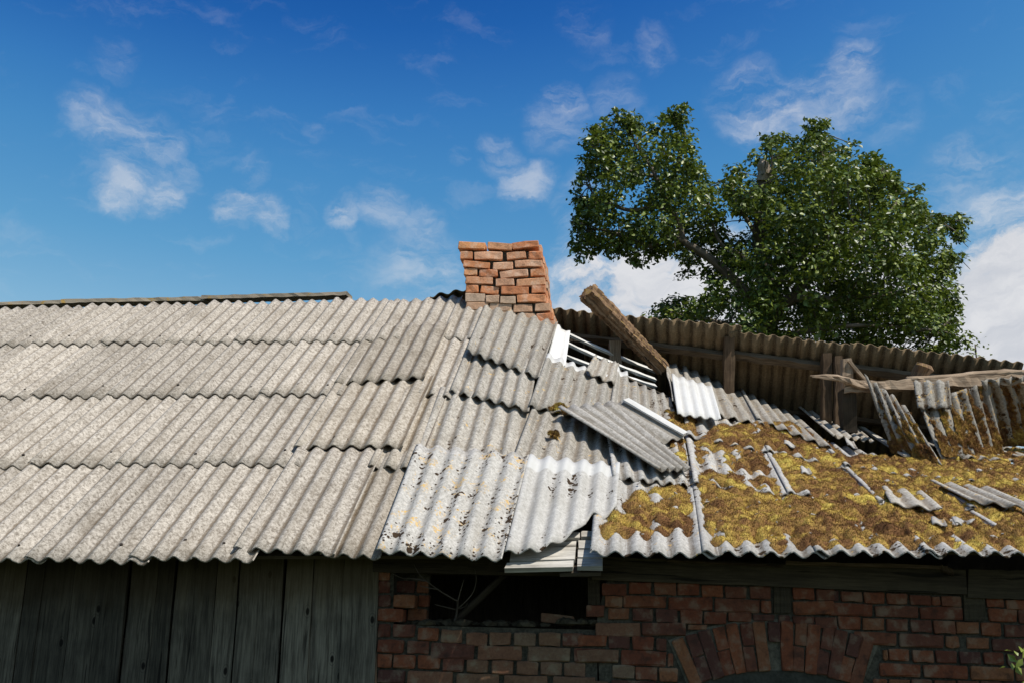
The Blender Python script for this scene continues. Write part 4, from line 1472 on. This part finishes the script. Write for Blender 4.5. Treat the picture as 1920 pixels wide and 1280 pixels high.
st = .0095
U = np.arange(1.9, 6.9, st)
S = np.arange(-.005, 4.45, st)
UU, SS = np.meshgrid(U, S, indexing='ij')
ci = np.clip(np.searchsorted(np.array(CU), UU, side='right') - 1, 0, len(CU) - 1)
u0 = np.array(CU)[ci]
jj = np.clip(np.floor(SS / RR), 0, 3)
aa = (UU - u0) / .69
bb = (SS - jj * RR) / 1.22
lift = roff(aa, bb)
hcor = corr(aa * 6) + lift
# where the photograph shows moss and how deep it lies
den = np.full(UU.shape, -.5)


def region(poly, v, soft=0, mx=True):
    m = inside(UU, SS, px_poly(poly)).astype(float)
    global den
    den = np.where(m > .5, v, den)


region([(1296, 1037), (1300, 835), (1340, 805), (1420, 800), (1500, 838), (1580, 860), (1680, 866), (1760, 868), (1880, 852), (1960, 838), (2100, 838), (2100, 1050), (1600, 1037)], .70)
region([(1300, 1000), (1310, 835), (1430, 855), (1470, 990)], .50)
region([(1300, 910), (1310, 835), (1430, 855), (1445, 905)], .34)
region([(1300, 1045), (1304, 1005), (1500, 1012), (1800, 1012), (2000, 1012), (2000, 1055)], .40)
region([(1130, 1010), (1150, 960), (1240, 940), (1296, 920), (1302, 1010), (1220, 1018)], .48)
region([(1150, 985), (1160, 935), (1290, 905), (1290, 930), (1200, 962)], .2)
region([(1400, 800), (1480, 800), (1560, 840), (1600, 870), (1480, 838), (1400, 815)], .30)
region([(1225, 790), (1300, 790), (1310, 850), (1250, 838)], .62)
region([(1255, 838), (1290, 838), (1290, 885), (1268, 880)], .5)
den = blur(den, 5)
# bare places: seams stand free of moss, and patches the moss has not reached
seam = np.zeros(UU.shape)
for uc, s_a, s_b in ((3.10, -.1, 2.3), (3.70, 1.05, 2.35), (4.28, .95, 2.3), (4.86, .6, 1.6)):
    seam = np.maximum(seam, np.exp(-((UU - uc - .012) / .030) ** 2) * ((SS > s_a) & (SS < s_b)))
den = den - 1.1 * seam * (.5 + fbm(UU * 6, SS * 3, 61))
den = den - 1.0 * np.exp(-(np.clip(SS, 0, None) / .10) ** 2) * (.6 + .8 * fbm(UU * 5, SS * 5, 77))
for j_ in (1, 2, 3):
    den = den - .95 * np.exp(-((SS - RR * j_ - .03) / .035) ** 2) * np.clip(fbm(UU * 3, SS * 3, 80 + j_) * 2.4 - .75, 0, 1)
nz = fbm(UU * 4.0, SS * 4.0, 3)
nz2 = fbm(UU * 18, SS * 6, 21)
fill = den + (nz - .5) * 1.25 + (nz2 - .5) * .75
level = -AMP * 1.15 + .42 * (hcor - lift) + lift + np.clip(fill, -1, 1.2) * (AMP * 1.75 + .006)
keep = fill > .15
H, T1 = cushions(UU, SS, keep, 4200, .022, .060)
H2, T2 = cushions(UU, SS, keep, 7000, .010, .020)
thick = H * 1.5 + H2 * .4 - .010
mt_ = T1 * .75 + T2 * .25
PP = surf(UU, SS)
NN = surf_n(UU, SS)
moss_layer(PP, NN, hcor, level, thick, 260000, 'moss', 'golden brown moss covering the sunken half of the roof', mt_)


def moss_patch(corners, nw, fillv, nmoss, blades, label, seed):
    f = bilin(corners)
    wdt = np.linalg.norm(np.asarray(corners[2]) - np.asarray(corners[3]))
    hgt = np.linalg.norm(np.asarray(corners[0]) - np.asarray(corners[3]))
    na, nb = int(wdt / .009), int(hgt / .009)
    a, b = np.linspace(0.01, .99, na), np.linspace(0.01, .97, nb)
    A, B = np.meshgrid(a, b, indexing='ij')
    P = f(A, B)
    n = np.cross(f(A + 1e-3, B) - f(A - 1e-3, B), f(A, B + 1e-3) - f(A, B - 1e-3))
    n /= np.linalg.norm(n, axis=-1, keepdims=True)
    hc = corr(A * nw) + .003
    X, Y = A * wdt, B * hgt
    fl = fillv(A, B) + (fbm(X * 5, Y * 4, seed) - .5) * 1.2 + (fbm(X * 20, Y * 20, seed + 5) - .5) * 1.5
    lev = -AMP * 1.2 + .3 * (hc - .003) + np.clip(fl, -1, 1.2) * (AMP * 2.0 + .008)
    th, t_ = cushions(X, Y, fl > .15, nmoss, .012, .035)
    moss_layer(P, n, hc, lev, th * .5, blades, 'moss', label, t_ * .55)


moss_patch(SO, 4.4, lambda A, B: .85 - 1.15 * B, 350, 14000, 'dark moss in the troughs of the narrow leaning sheet', 31)
moss_patch(SP2, 6.2, lambda A, B: .80 - .65 * B + .3 * np.exp(-((A - .75) / .2) ** 2 - ((B - .8) / .25) ** 2), 500, 22000, 'moss on the steep sheet below the short lichen sheet', 41)
moss_patch(SP3, 6.4, lambda A, B: .62 - .30 * B, 450, 20000, 'moss on the steep sheet at the picture edge', 51)

# small moss cushions on the grey sheets near the hole
def moss_clump(x, y, r, n, label):
    u, s = us(x, y)
    st_ = .006
    uu = np.arange(u - r, u + r, st_)
    ss = np.arange(s - r * 1.2, s + r * 1.2, st_)
    A, B = np.meshgrid(uu, ss, indexing='ij')
    d = np.sqrt(((A - u) / r) ** 2 + ((B - s) / (1.2 * r)) ** 2)
    fl = 1.0 - d + (fbm(A * 22, B * 22, int(x)) - .5) * 1.2
    lev = np.where(fl > .45, .045, -.1) + 0 * A
    th, t_ = cushions(A, B, fl > .45, n, .012, .03)
    moss_layer(surf(A, B), surf_n(A, B), np.full(A.shape, .030), lev, th * .6, n * 60, 'moss', label, t_)


for (x_, y_, r_, n_, lab_) in ((1046, 774, .10, 60, 'moss tuft at the upper corner of the askew grey sheet'), (1036, 822, .06, 30, 'small moss tuft below the corner of the askew grey sheet'), (1262, 786, .11, 60, 'moss tuft under the clean white sheet')):
    moss_clump(x_, y_, r_, n_, lab_)
# crumbs of cement and bark lying in the moss
DV, DF = [], []
for k in range(260):
    u_, s_ = rng.uniform(2.7, 6.3), rng.uniform(.15, 3.2)
    if s_ > 2.3 and u_ < 3.2:
        continue
    p_ = surf(u_, s_) + surf_n(u_, s_) * rng.uniform(.035, .055)
    a_ = rng.normal(size=3)
    a_ /= np.linalg.norm(a_)
    b_ = np.cross(a_, rng.normal(size=3))
    b_ /= np.linalg.norm(b_)
    c_ = np.cross(a_, b_)
    l_, w_ = rng.uniform(.012, .045), rng.uniform(.005, .016)
    k0 = len(DV)
    for (i_, j_, h_) in ((-1, -1, 0), (1, -.7, 0), (.9, 1, 0), (-.8, .8, 0), (-.9, -.9, 1), (.9, -.7, 1), (.8, .9, 1), (-.7, .7, 1)):
        DV.append(p_ + a_ * l_ * i_ * .5 + b_ * w_ * j_ * .5 + c_ * .005 * h_)
    DF += [[k0 + t for t in f_] for f_ in ([3, 2, 1, 0], [4, 5, 6, 7], [0, 1, 5, 4], [1, 2, 6, 5], [2, 3, 7, 6], [3, 0, 4, 7])]
tag(mk('debris', DV, DF, MATS['sheet_loose'], None, [(0, 0)] * len(DV)), 'pale crumbs of broken sheet and bark scattered in the moss', 'debris', kind='stuff')

# ------------------------------------------------------------------ tree
def leafmat():
    m, nt = newmat('leaf')
    pos = position(nt)
    at_ = nt.n('ShaderNodeAttribute', attribute_name='tint')
    c = nt.noise(pos, 1.1, 3, .6)
    v = nt.math('ADD', nt.math('MULTIPLY', at_.outputs['Fac'], .55), nt.math('MULTIPLY', c, .45))
    col = nt.ramp(v, [(.2, (.035, .058, .009)), (.5, (.095, .14, .017)), (.8, (.25, .29, .042))])
    p = nt.n('ShaderNodeBsdfPrincipled')
    nt.l(col, p.inputs['Base Color'])
    p.inputs['Roughness'].default_value = .42
    p.inputs['Specular IOR Level'].default_value = .5
    t = nt.n('ShaderNodeBsdfTranslucent')
    nt.l(nt.mix(.5, col, (.16, .22, .02)), t.inputs['Color'])
    mx = nt.n('ShaderNodeMixShader')
    mx.inputs[0].default_value = .20
    nt.l(p.outputs[0], mx.inputs[1])
    nt.l(t.outputs[0], mx.inputs[2])
    o = nt.n('ShaderNodeOutputMaterial')
    nt.l(mx.outputs[0], o.inputs['Surface'])
    MATS['leaf'] = m


leafmat()
wood('bark', (.05, .04, .032), (.17, .14, .11), spread=.1)
wood('bark_limb', (.08, .066, .052), (.26, .215, .17), spread=.1)
wood('bark_pale', (.22, .17, .125), (.42, .34, .26), spread=.1)
TZ = 15.0
LM = [(1078, 365), (1092, 310), (1102, 262), (1140, 228), (1180, 220), (1215, 240), (1240, 218), (1270, 208), (1300, 238), (1306, 290), (1335, 330), (1362, 390), (1358, 440), (1330, 470), (1290, 470), (1240, 478), (1200, 482), (1150, 478), (1110, 462), (1082, 470), (1076, 452), (1092, 410)]
LH = [[(1138, 345), (1205, 338), (1212, 380), (1190, 408), (1145, 408)], [(1200, 235), (1235, 245), (1228, 290), (1205, 280)], [(1290, 395), (1325, 400), (1318, 440), (1292, 432)], [(1188, 392), (1228, 398), (1228, 430), (1195, 430)], [(1110, 398), (1140, 402), (1140, 422), (1112, 425)]]
MM = [(1345, 335), (1385, 292), (1425, 285), (1445, 255), (1470, 270), (1505, 268), (1530, 232), (1568, 268), (1610, 290), (1650, 312), (1672, 335), (1715, 365), (1745, 405), (1785, 430), (1805, 412), (1800, 440), (1785, 480), (1795, 540), (1785, 600), (1795, 650), (1700, 680), (1450, 680), (1290, 640), (1236, 600), (1232, 582), (1290, 566), (1330, 530), (1275, 500), (1275, 470), (1345, 455), (1385, 420), (1365, 370)]
MH = [[(1388, 400), (1418, 395), (1420, 470), (1395, 500), (1378, 470)], [(1455, 545), (1480, 540), (1478, 580), (1455, 585)], [(1310, 512), (1345, 520), (1330, 545), (1300, 545)], [(1690, 505), (1725, 520), (1720, 545), (1690, 535)], [(1405, 300), (1440, 300), (1440, 360), (1415, 360)]]


def pin(x, y, poly):
    return bool(inside(np.array([x]), np.array([y]), poly)[0])


def edge_dist(x, y, poly):
    best = 1e9
    for i in range(len(poly)):
        x0, y0 = poly[i]
        x1, y1 = poly[(i + 1) % len(poly)]
        dx, dy = x1 - x0, y1 - y0
        t = max(0, min(1, ((x - x0) * dx + (y - y0) * dy) / (dx * dx + dy * dy)))
        best = min(best, math.hypot(x - x0 - t * dx, y - y0 - t * dy))
    return best


FREE = [(1272, 415, 1283, 455, 20), (1283, 455, 1350, 500, 20), (1350, 500, 1410, 560, 18), (1428, 400, 1432, 500, 17), (1430, 300, 1432, 350, 24), (1245, 370, 1272, 415, 12), (1455, 590, 1490, 555, 16)]
rt = random.Random(11)
clusters = []


def scatter(poly, holes, n, dmax, mind):
    xs, ys = [p[0] for p in poly], [p[1] for p in poly]
    k, tries = 0, 0
    while k < n and tries < n * 60:
        tries += 1
        x, y = rt.uniform(min(xs), max(xs)), rt.uniform(min(ys), max(ys))
        if not pin(x, y, poly) or any(pin(x, y, h) for h in holes):
            continue
        e = edge_dist(x, y, poly)
        if e < 2:
            continue
        dep = min(e / 60.0, 1.0) ** .6 * dmax
        z = TZ + rt.uniform(-dep, dep)
        for (xa, ya, xb, yb, wd_) in FREE:
            t_ = max(0, min(1, ((x - xa) * (xb - xa) + (y - ya) * (yb - ya)) / ((xb - xa) ** 2 + (yb - ya) ** 2)))
            if math.hypot(x - xa - t_ * (xb - xa), y - ya - t_ * (yb - ya)) < wd_:
                z = TZ + .55 + abs(z - TZ) * .6
        P = at(x, y, z)
        r = min(.30, .07 + e * .0065) * rt.uniform(.75, 1.15)
        if any(np.sum((P - c[0]) ** 2) < (mind * (r + c[1])) ** 2 for c in clusters[-400:]):
            continue
        clusters.append((P, r))
        k += 1


scatter(LM, LH, 84, 1.0, .62)
scatter(MM, MH, 270, 1.6, .58)
for (x, y, r) in ((1083, 462, .14), (1092, 425, .16), (1088, 380, .15), (1110, 268, .16), (1120, 250, .14), (1270, 215, .17), (1175, 226, .17), (1445, 262, .14), (1532, 240, .15), (1800, 418, .17), (1790, 432, .15),
                  (1672, 335, .12), (1640, 305, .12), (1795, 640, .2), (1785, 560, .2), (1240, 585, .22), (1262, 572, .2), (1265, 590, .25), (1300, 592, .28), (1785, 600, .2), (1125, 450, .2), (1145, 465, .2), (1185, 478, .18), (1240, 470, .18)):
    clusters.append((at(x, y, TZ + rt.uniform(-.3, .3)), r))

for poly_ in (LM, MM):
    for i_ in range(len(poly_)):
        (xa, ya), (xb, yb) = poly_[i_], poly_[(i_ + 1) % len(poly_)]
        ln_ = math.hypot(xb - xa, yb - ya)
        for q in range(int(ln_ / 13)):
            t_ = rt.random()
            x_, y_ = xa + (xb - xa) * t_, ya + (yb - ya) * t_
            nx_, ny_ = (yb - ya) / ln_, -(xb - xa) / ln_
            o_ = rt.uniform(-14, 16)
            if y_ + ny_ * o_ > 640 or (1285 < x_ < 1440 and 215 < y_ < 600) or rt.random() < .25:
                continue
            clusters.append((at(x_ + nx_ * o_, y_ + ny_ * o_, TZ + rt.uniform(-.6, .6)), rt.uniform(.05, .11)))

tb = at(1440, 690, TZ)
tree = empty('tree', np.array([tb[0], tb[1], 0]), 'broad dark green leafy tree with a broken top rising behind the sagging roof', 'tree')
limbs = []


def limb(px, r0, r1, n=18):
    p = [at(x, y, TZ + dz) for x, y, dz in px]
    pts = smooth_path(p, n)
    rr = np.linspace(r0, r1, n)
    limbs.append((pts, rr))
    return pts, rr


trunk = smooth_path([np.array([tb[0], tb[1], -.1]), np.array([tb[0], tb[1], 1.6]), at(1440, 640, TZ), at(1436, 560, TZ), at(1428, 470, TZ), at(1426, 400, TZ), at(1432, 335, TZ)], 26)
trr = np.interp(np.linspace(0, 1, 26), [0, .3, .7, 1], [.22, .16, .12, .08])
limbs.append((trunk, trr))
limb([(1440, 600, 0), (1395, 545, -.2), (1350, 500, -.3), (1310, 470, -.35), (1282, 452, -.35), (1272, 415, -.3), (1245, 370, -.3), (1225, 320, -.2), (1190, 270, 0)], .085, .022)
limb([(1283, 452, -.35), (1250, 445, -.4), (1215, 462, -.4), (1160, 440, -.3), (1115, 430, -.2), (1090, 450, 0)], .05, .015)
limb([(1262, 400, -.3), (1230, 388, -.4), (1185, 395, -.5), (1150, 385, -.4), (1120, 372, -.2), (1100, 345, 0)], .045, .012)
limb([(1245, 370, -.3), (1270, 310, -.3), (1285, 260, 0), (1268, 222, 0)], .04, .012)
limb([(1225, 330, -.2), (1180, 320, -.3), (1140, 290, -.2), (1110, 275, 0)], .03, .01)
limb([(1440, 620, 0), (1462, 575, -.4), (1490, 555, -.6), (1530, 500, -.7), (1590, 450, -.6), (1660, 420, -.3), (1730, 410, 0)], .11, .02)
limb([(1436, 560, 0), (1500, 470, .4), (1530, 390, .5), (1540, 310, .4), (1534, 250, .1)], .08, .015)
limb([(1428, 460, 0), (1405, 420, -.3), (1380, 380, -.4), (1370, 330, -.2)], .04, .012)
limb([(1430, 520, 0), (1390, 480, -.3), (1350, 455, -.4), (1330, 400, -.3)], .05, .012)
limb([(1490, 560, -.6), (1580, 560, -.9), (1680, 550, -.8), (1760, 530, -.3)], .06, .012)
limb([(1440, 640, 0), (1520, 620, -.9), (1620, 610, -1.1), (1760, 620, -.5)], .06, .012)
limb([(1440, 640, 0), (1370, 610, -.6), (1300, 595, -.6), (1250, 585, -.2)], .05, .012)
limb([(1640, 430, -.4), (1680, 380, -.2), (1672, 340, 0)], .03, .01)
limb([(1426, 400, 0), (1446, 330, .1), (1446, 265, .1)], .04, .012)
V, F, uv = [], [], []
v_, f_, u_ = tube_arrays(trunk, trr, 10, 0, .15)
mk('trunk', v_, f_, MATS['bark'], tree, u_, True)
# broken, bleached top
v_, f_, u_ = tube_arrays([at(1431, 340, TZ - .02), at(1433, 322, TZ - .02), at(1430, 308, TZ - .02), at(1427, 299, TZ - .02)], [.105, .095, .08, .02], 9, 0, .35)
mk('broken_top', v_, f_, MATS['bark_pale'], tree, u_)
lv, lf_, lu = [], [], []
allp = []
for pts, rr in limbs[1:]:
    v_, f_, u_ = tube_arrays(pts, rr, 7, len(lv), .12)
    lv += v_
    lf_ += f_
    lu += u_
for pts, rr in limbs:
    allp.append(pts[(len(pts) // 2 if pts is trunk else 2):])
allp = np.concatenate(allp)
for (P, r) in clusters:
    d = np.linalg.norm(allp - P, axis=1)
    q = allp[int(np.argmin(d))]
    L = d.min()
    if L < .08:
        continue
    mid = (q + P) / 2 + np.array([rt.uniform(-.12, .12), rt.uniform(-.12, .12), rt.uniform(.0, .15)]) * min(L, 1.2)
    pts = smooth_path([q, mid, P, P + (P - mid) * .4], 7)
    v_, f_, u_ = tube_arrays(pts, np.linspace(.007 + .007 * min(L, 2), .004, 7), 4, len(lv))
    lv += v_
    lf_ += f_
    lu += u_
mk('limbs', lv, lf_, MATS['bark_limb'], tree, lu, True)
# leaves, each a small folded blade
cen, cr_ = [], []
for (P, r) in clusters:
    n = int((16 if r < .115 else 60) + 2000 * r * r)
    d = rng.normal(size=(n, 3))
    d /= np.linalg.norm(d, axis=1, keepdims=True)
    ax_ = rng.normal(size=3)
    ax_ /= np.linalg.norm(ax_)
    q = d * (r * rng.random((n, 1)) ** .45) * np.array([1.0, 1.0, .8])
    q = P + q + ax_ * (q @ ax_)[:, None] * .55
    cen.append(q)
    cr_.append(d)
cen = np.concatenate(cen)
out = np.concatenate(cr_)
NL = len(cen)
tmpl = np.array([[0, 0, 0], [.30, .5, .10], [.02, 1.0, -.05], [-.30, .5, .10], [0, .5, 0.0]])
tris = np.array([[0, 1, 4], [1, 2, 4], [2, 3, 4], [3, 0, 4]])
nrm = out * .55 + np.array([.12, -.12, .75]) + rng.normal(size=(NL, 3)) * .55
nrm /= np.linalg.norm(nrm, axis=1, keepdims=True)
dr = np.cross(nrm, rng.normal(size=(NL, 3)))
dr /= np.linalg.norm(dr, axis=1, keepdims=True)
sd = np.cross(dr, nrm)
sz = rng.uniform(.05, .11, NL)[:, None, None]
LV = cen[:, None, :] + sz * (tmpl[None, :, 0:1] * sd[:, None, :] + tmpl[None, :, 1:2] * dr[:, None, :] + tmpl[None, :, 2:3] * nrm[:, None, :])
LF = (tris[None] + np.arange(NL)[:, None, None] * 5).reshape(-1, 3)
crown = mk('crown', LV.reshape(-1, 3), LF, MATS['leaf'], tree)
crown['kind'] = 'stuff'
att = crown.data.attributes.new('tint', 'FLOAT', 'POINT')
att.data.foreach_set('value', np.repeat(rng.random(NL), 5).astype(np.float32))


def sprig(name, pts, n, spread, size, label, cat, r0=.006):
    """thin stem with leaves"""
    pts = smooth_path(pts, 14)
    root = empty(name, np.array([pts[0][0], pts[0][1], max(pts[0][2], 0)]), label, cat)
    v_, f_, u_ = tube_arrays(pts, np.linspace(r0, r0 * .3, 14), 5)
    mk('stem', v_, f_, MATS['bark'], root, u_, True)
    V, F = [], []
    for k in range(n):
        t = .35 + .65 * rng.random()
        p = pts[int(t * 13)] + rng.normal(size=3) * spread
        nn = np.array([0, -.4, .8]) + rng.normal(size=3) * .5
        nn /= np.linalg.norm(nn)
        d = np.cross(nn, rng.normal(size=3))
        d /= np.linalg.norm(d)
        s_ = np.cross(d, nn)
        z = size * rng.uniform(.7, 1.2)
        b = len(V)
        V += [p + z * (q[0] * s_ + q[1] * d + q[2] * nn) for q in tmpl]
        F += [[b + i for i in tr] for tr in tris]
    o = mk('leaves', V, F, MATS['leaf'], root)
    at__ = o.data.attributes.new('tint', 'FLOAT', 'POINT')
    at__.data.foreach_set('value', np.full(len(V), .9, np.float32))
    return root


gp = wp(1935, 1240, -.55)
sprig('leafy_shoot', [np.array([gp[0] + .1, gp[1], 0]), np.array([gp[0] + .06, gp[1], .7]), wp(1925, 1262, -.55), wp(1912, 1238, -.55)], 26, .035, .05, 'young shoot with bright green leaves growing before the brick wall at the picture edge', 'plant')
far = at(1835, 690, 16.5)
sprig('far_shoot', [np.array([far[0], far[1], 0]), np.array([far[0], far[1], 2.0]), at(1832, 680, 16.5), at(1830, 664, 16.5), at(1812, 660, 16.5)], 90, .11, .07, 'top of a small bush peeping over the end of the sagging roof', 'bush', .02)

# dead twigs growing out of the hole in the wall
tw = empty('dead_twigs', wp(852, 1172, .12), 'bare dead twigs growing out of the hole in the brick wall', 'twigs')
TW = [[(850, 1172, .12), (856, 1150, .10), (858, 1128, .06), (850, 1122, .02), (822, 1105, -.02), (800, 1088, -.06), (786, 1076, -.06), (776, 1056, -.04)],
      [(856, 1142, .1), (872, 1128, .04), (888, 1108, 0), (893, 1085, -.04), (890, 1066, -.05)], [(800, 1088, -.06), (775, 1084, -.04), (755, 1083, -.02), (735, 1074, 0)],
      [(858, 1128, .06), (864, 1105, .03), (870, 1085, .02)], [(855, 1142, .1), (838, 1138, .04), (815, 1132, 0)], [(820, 1104, -.02), (800, 1100, 0), (788, 1097, 0)], [(862, 1140, .08), (872, 1136, .05), (876, 1130, .02)]]
for k, px in enumerate(TW):
    pts = smooth_path([wp(*q) for q in px], 16)
    v_, f_, u_ = tube_arrays(pts, np.linspace(.007 if k == 0 else .0045, .0018, 16), 5, 0, .2)
    mk('twig', v_, f_, MATS['bark'], tw, u_, True)
v_, f_, u_ = tube_arrays([wp(848, 1170, .16), wp(900, 1120, .14), wp(946, 1076, .10)], [.022, .021, .018], 8, 0, .15)
sl = mk('sloping_stick', v_, f_, MATS['wood_dark'], None, u_, True)
tag(sl, 'thick stick leaning across the dark hole in the wall', 'stick')
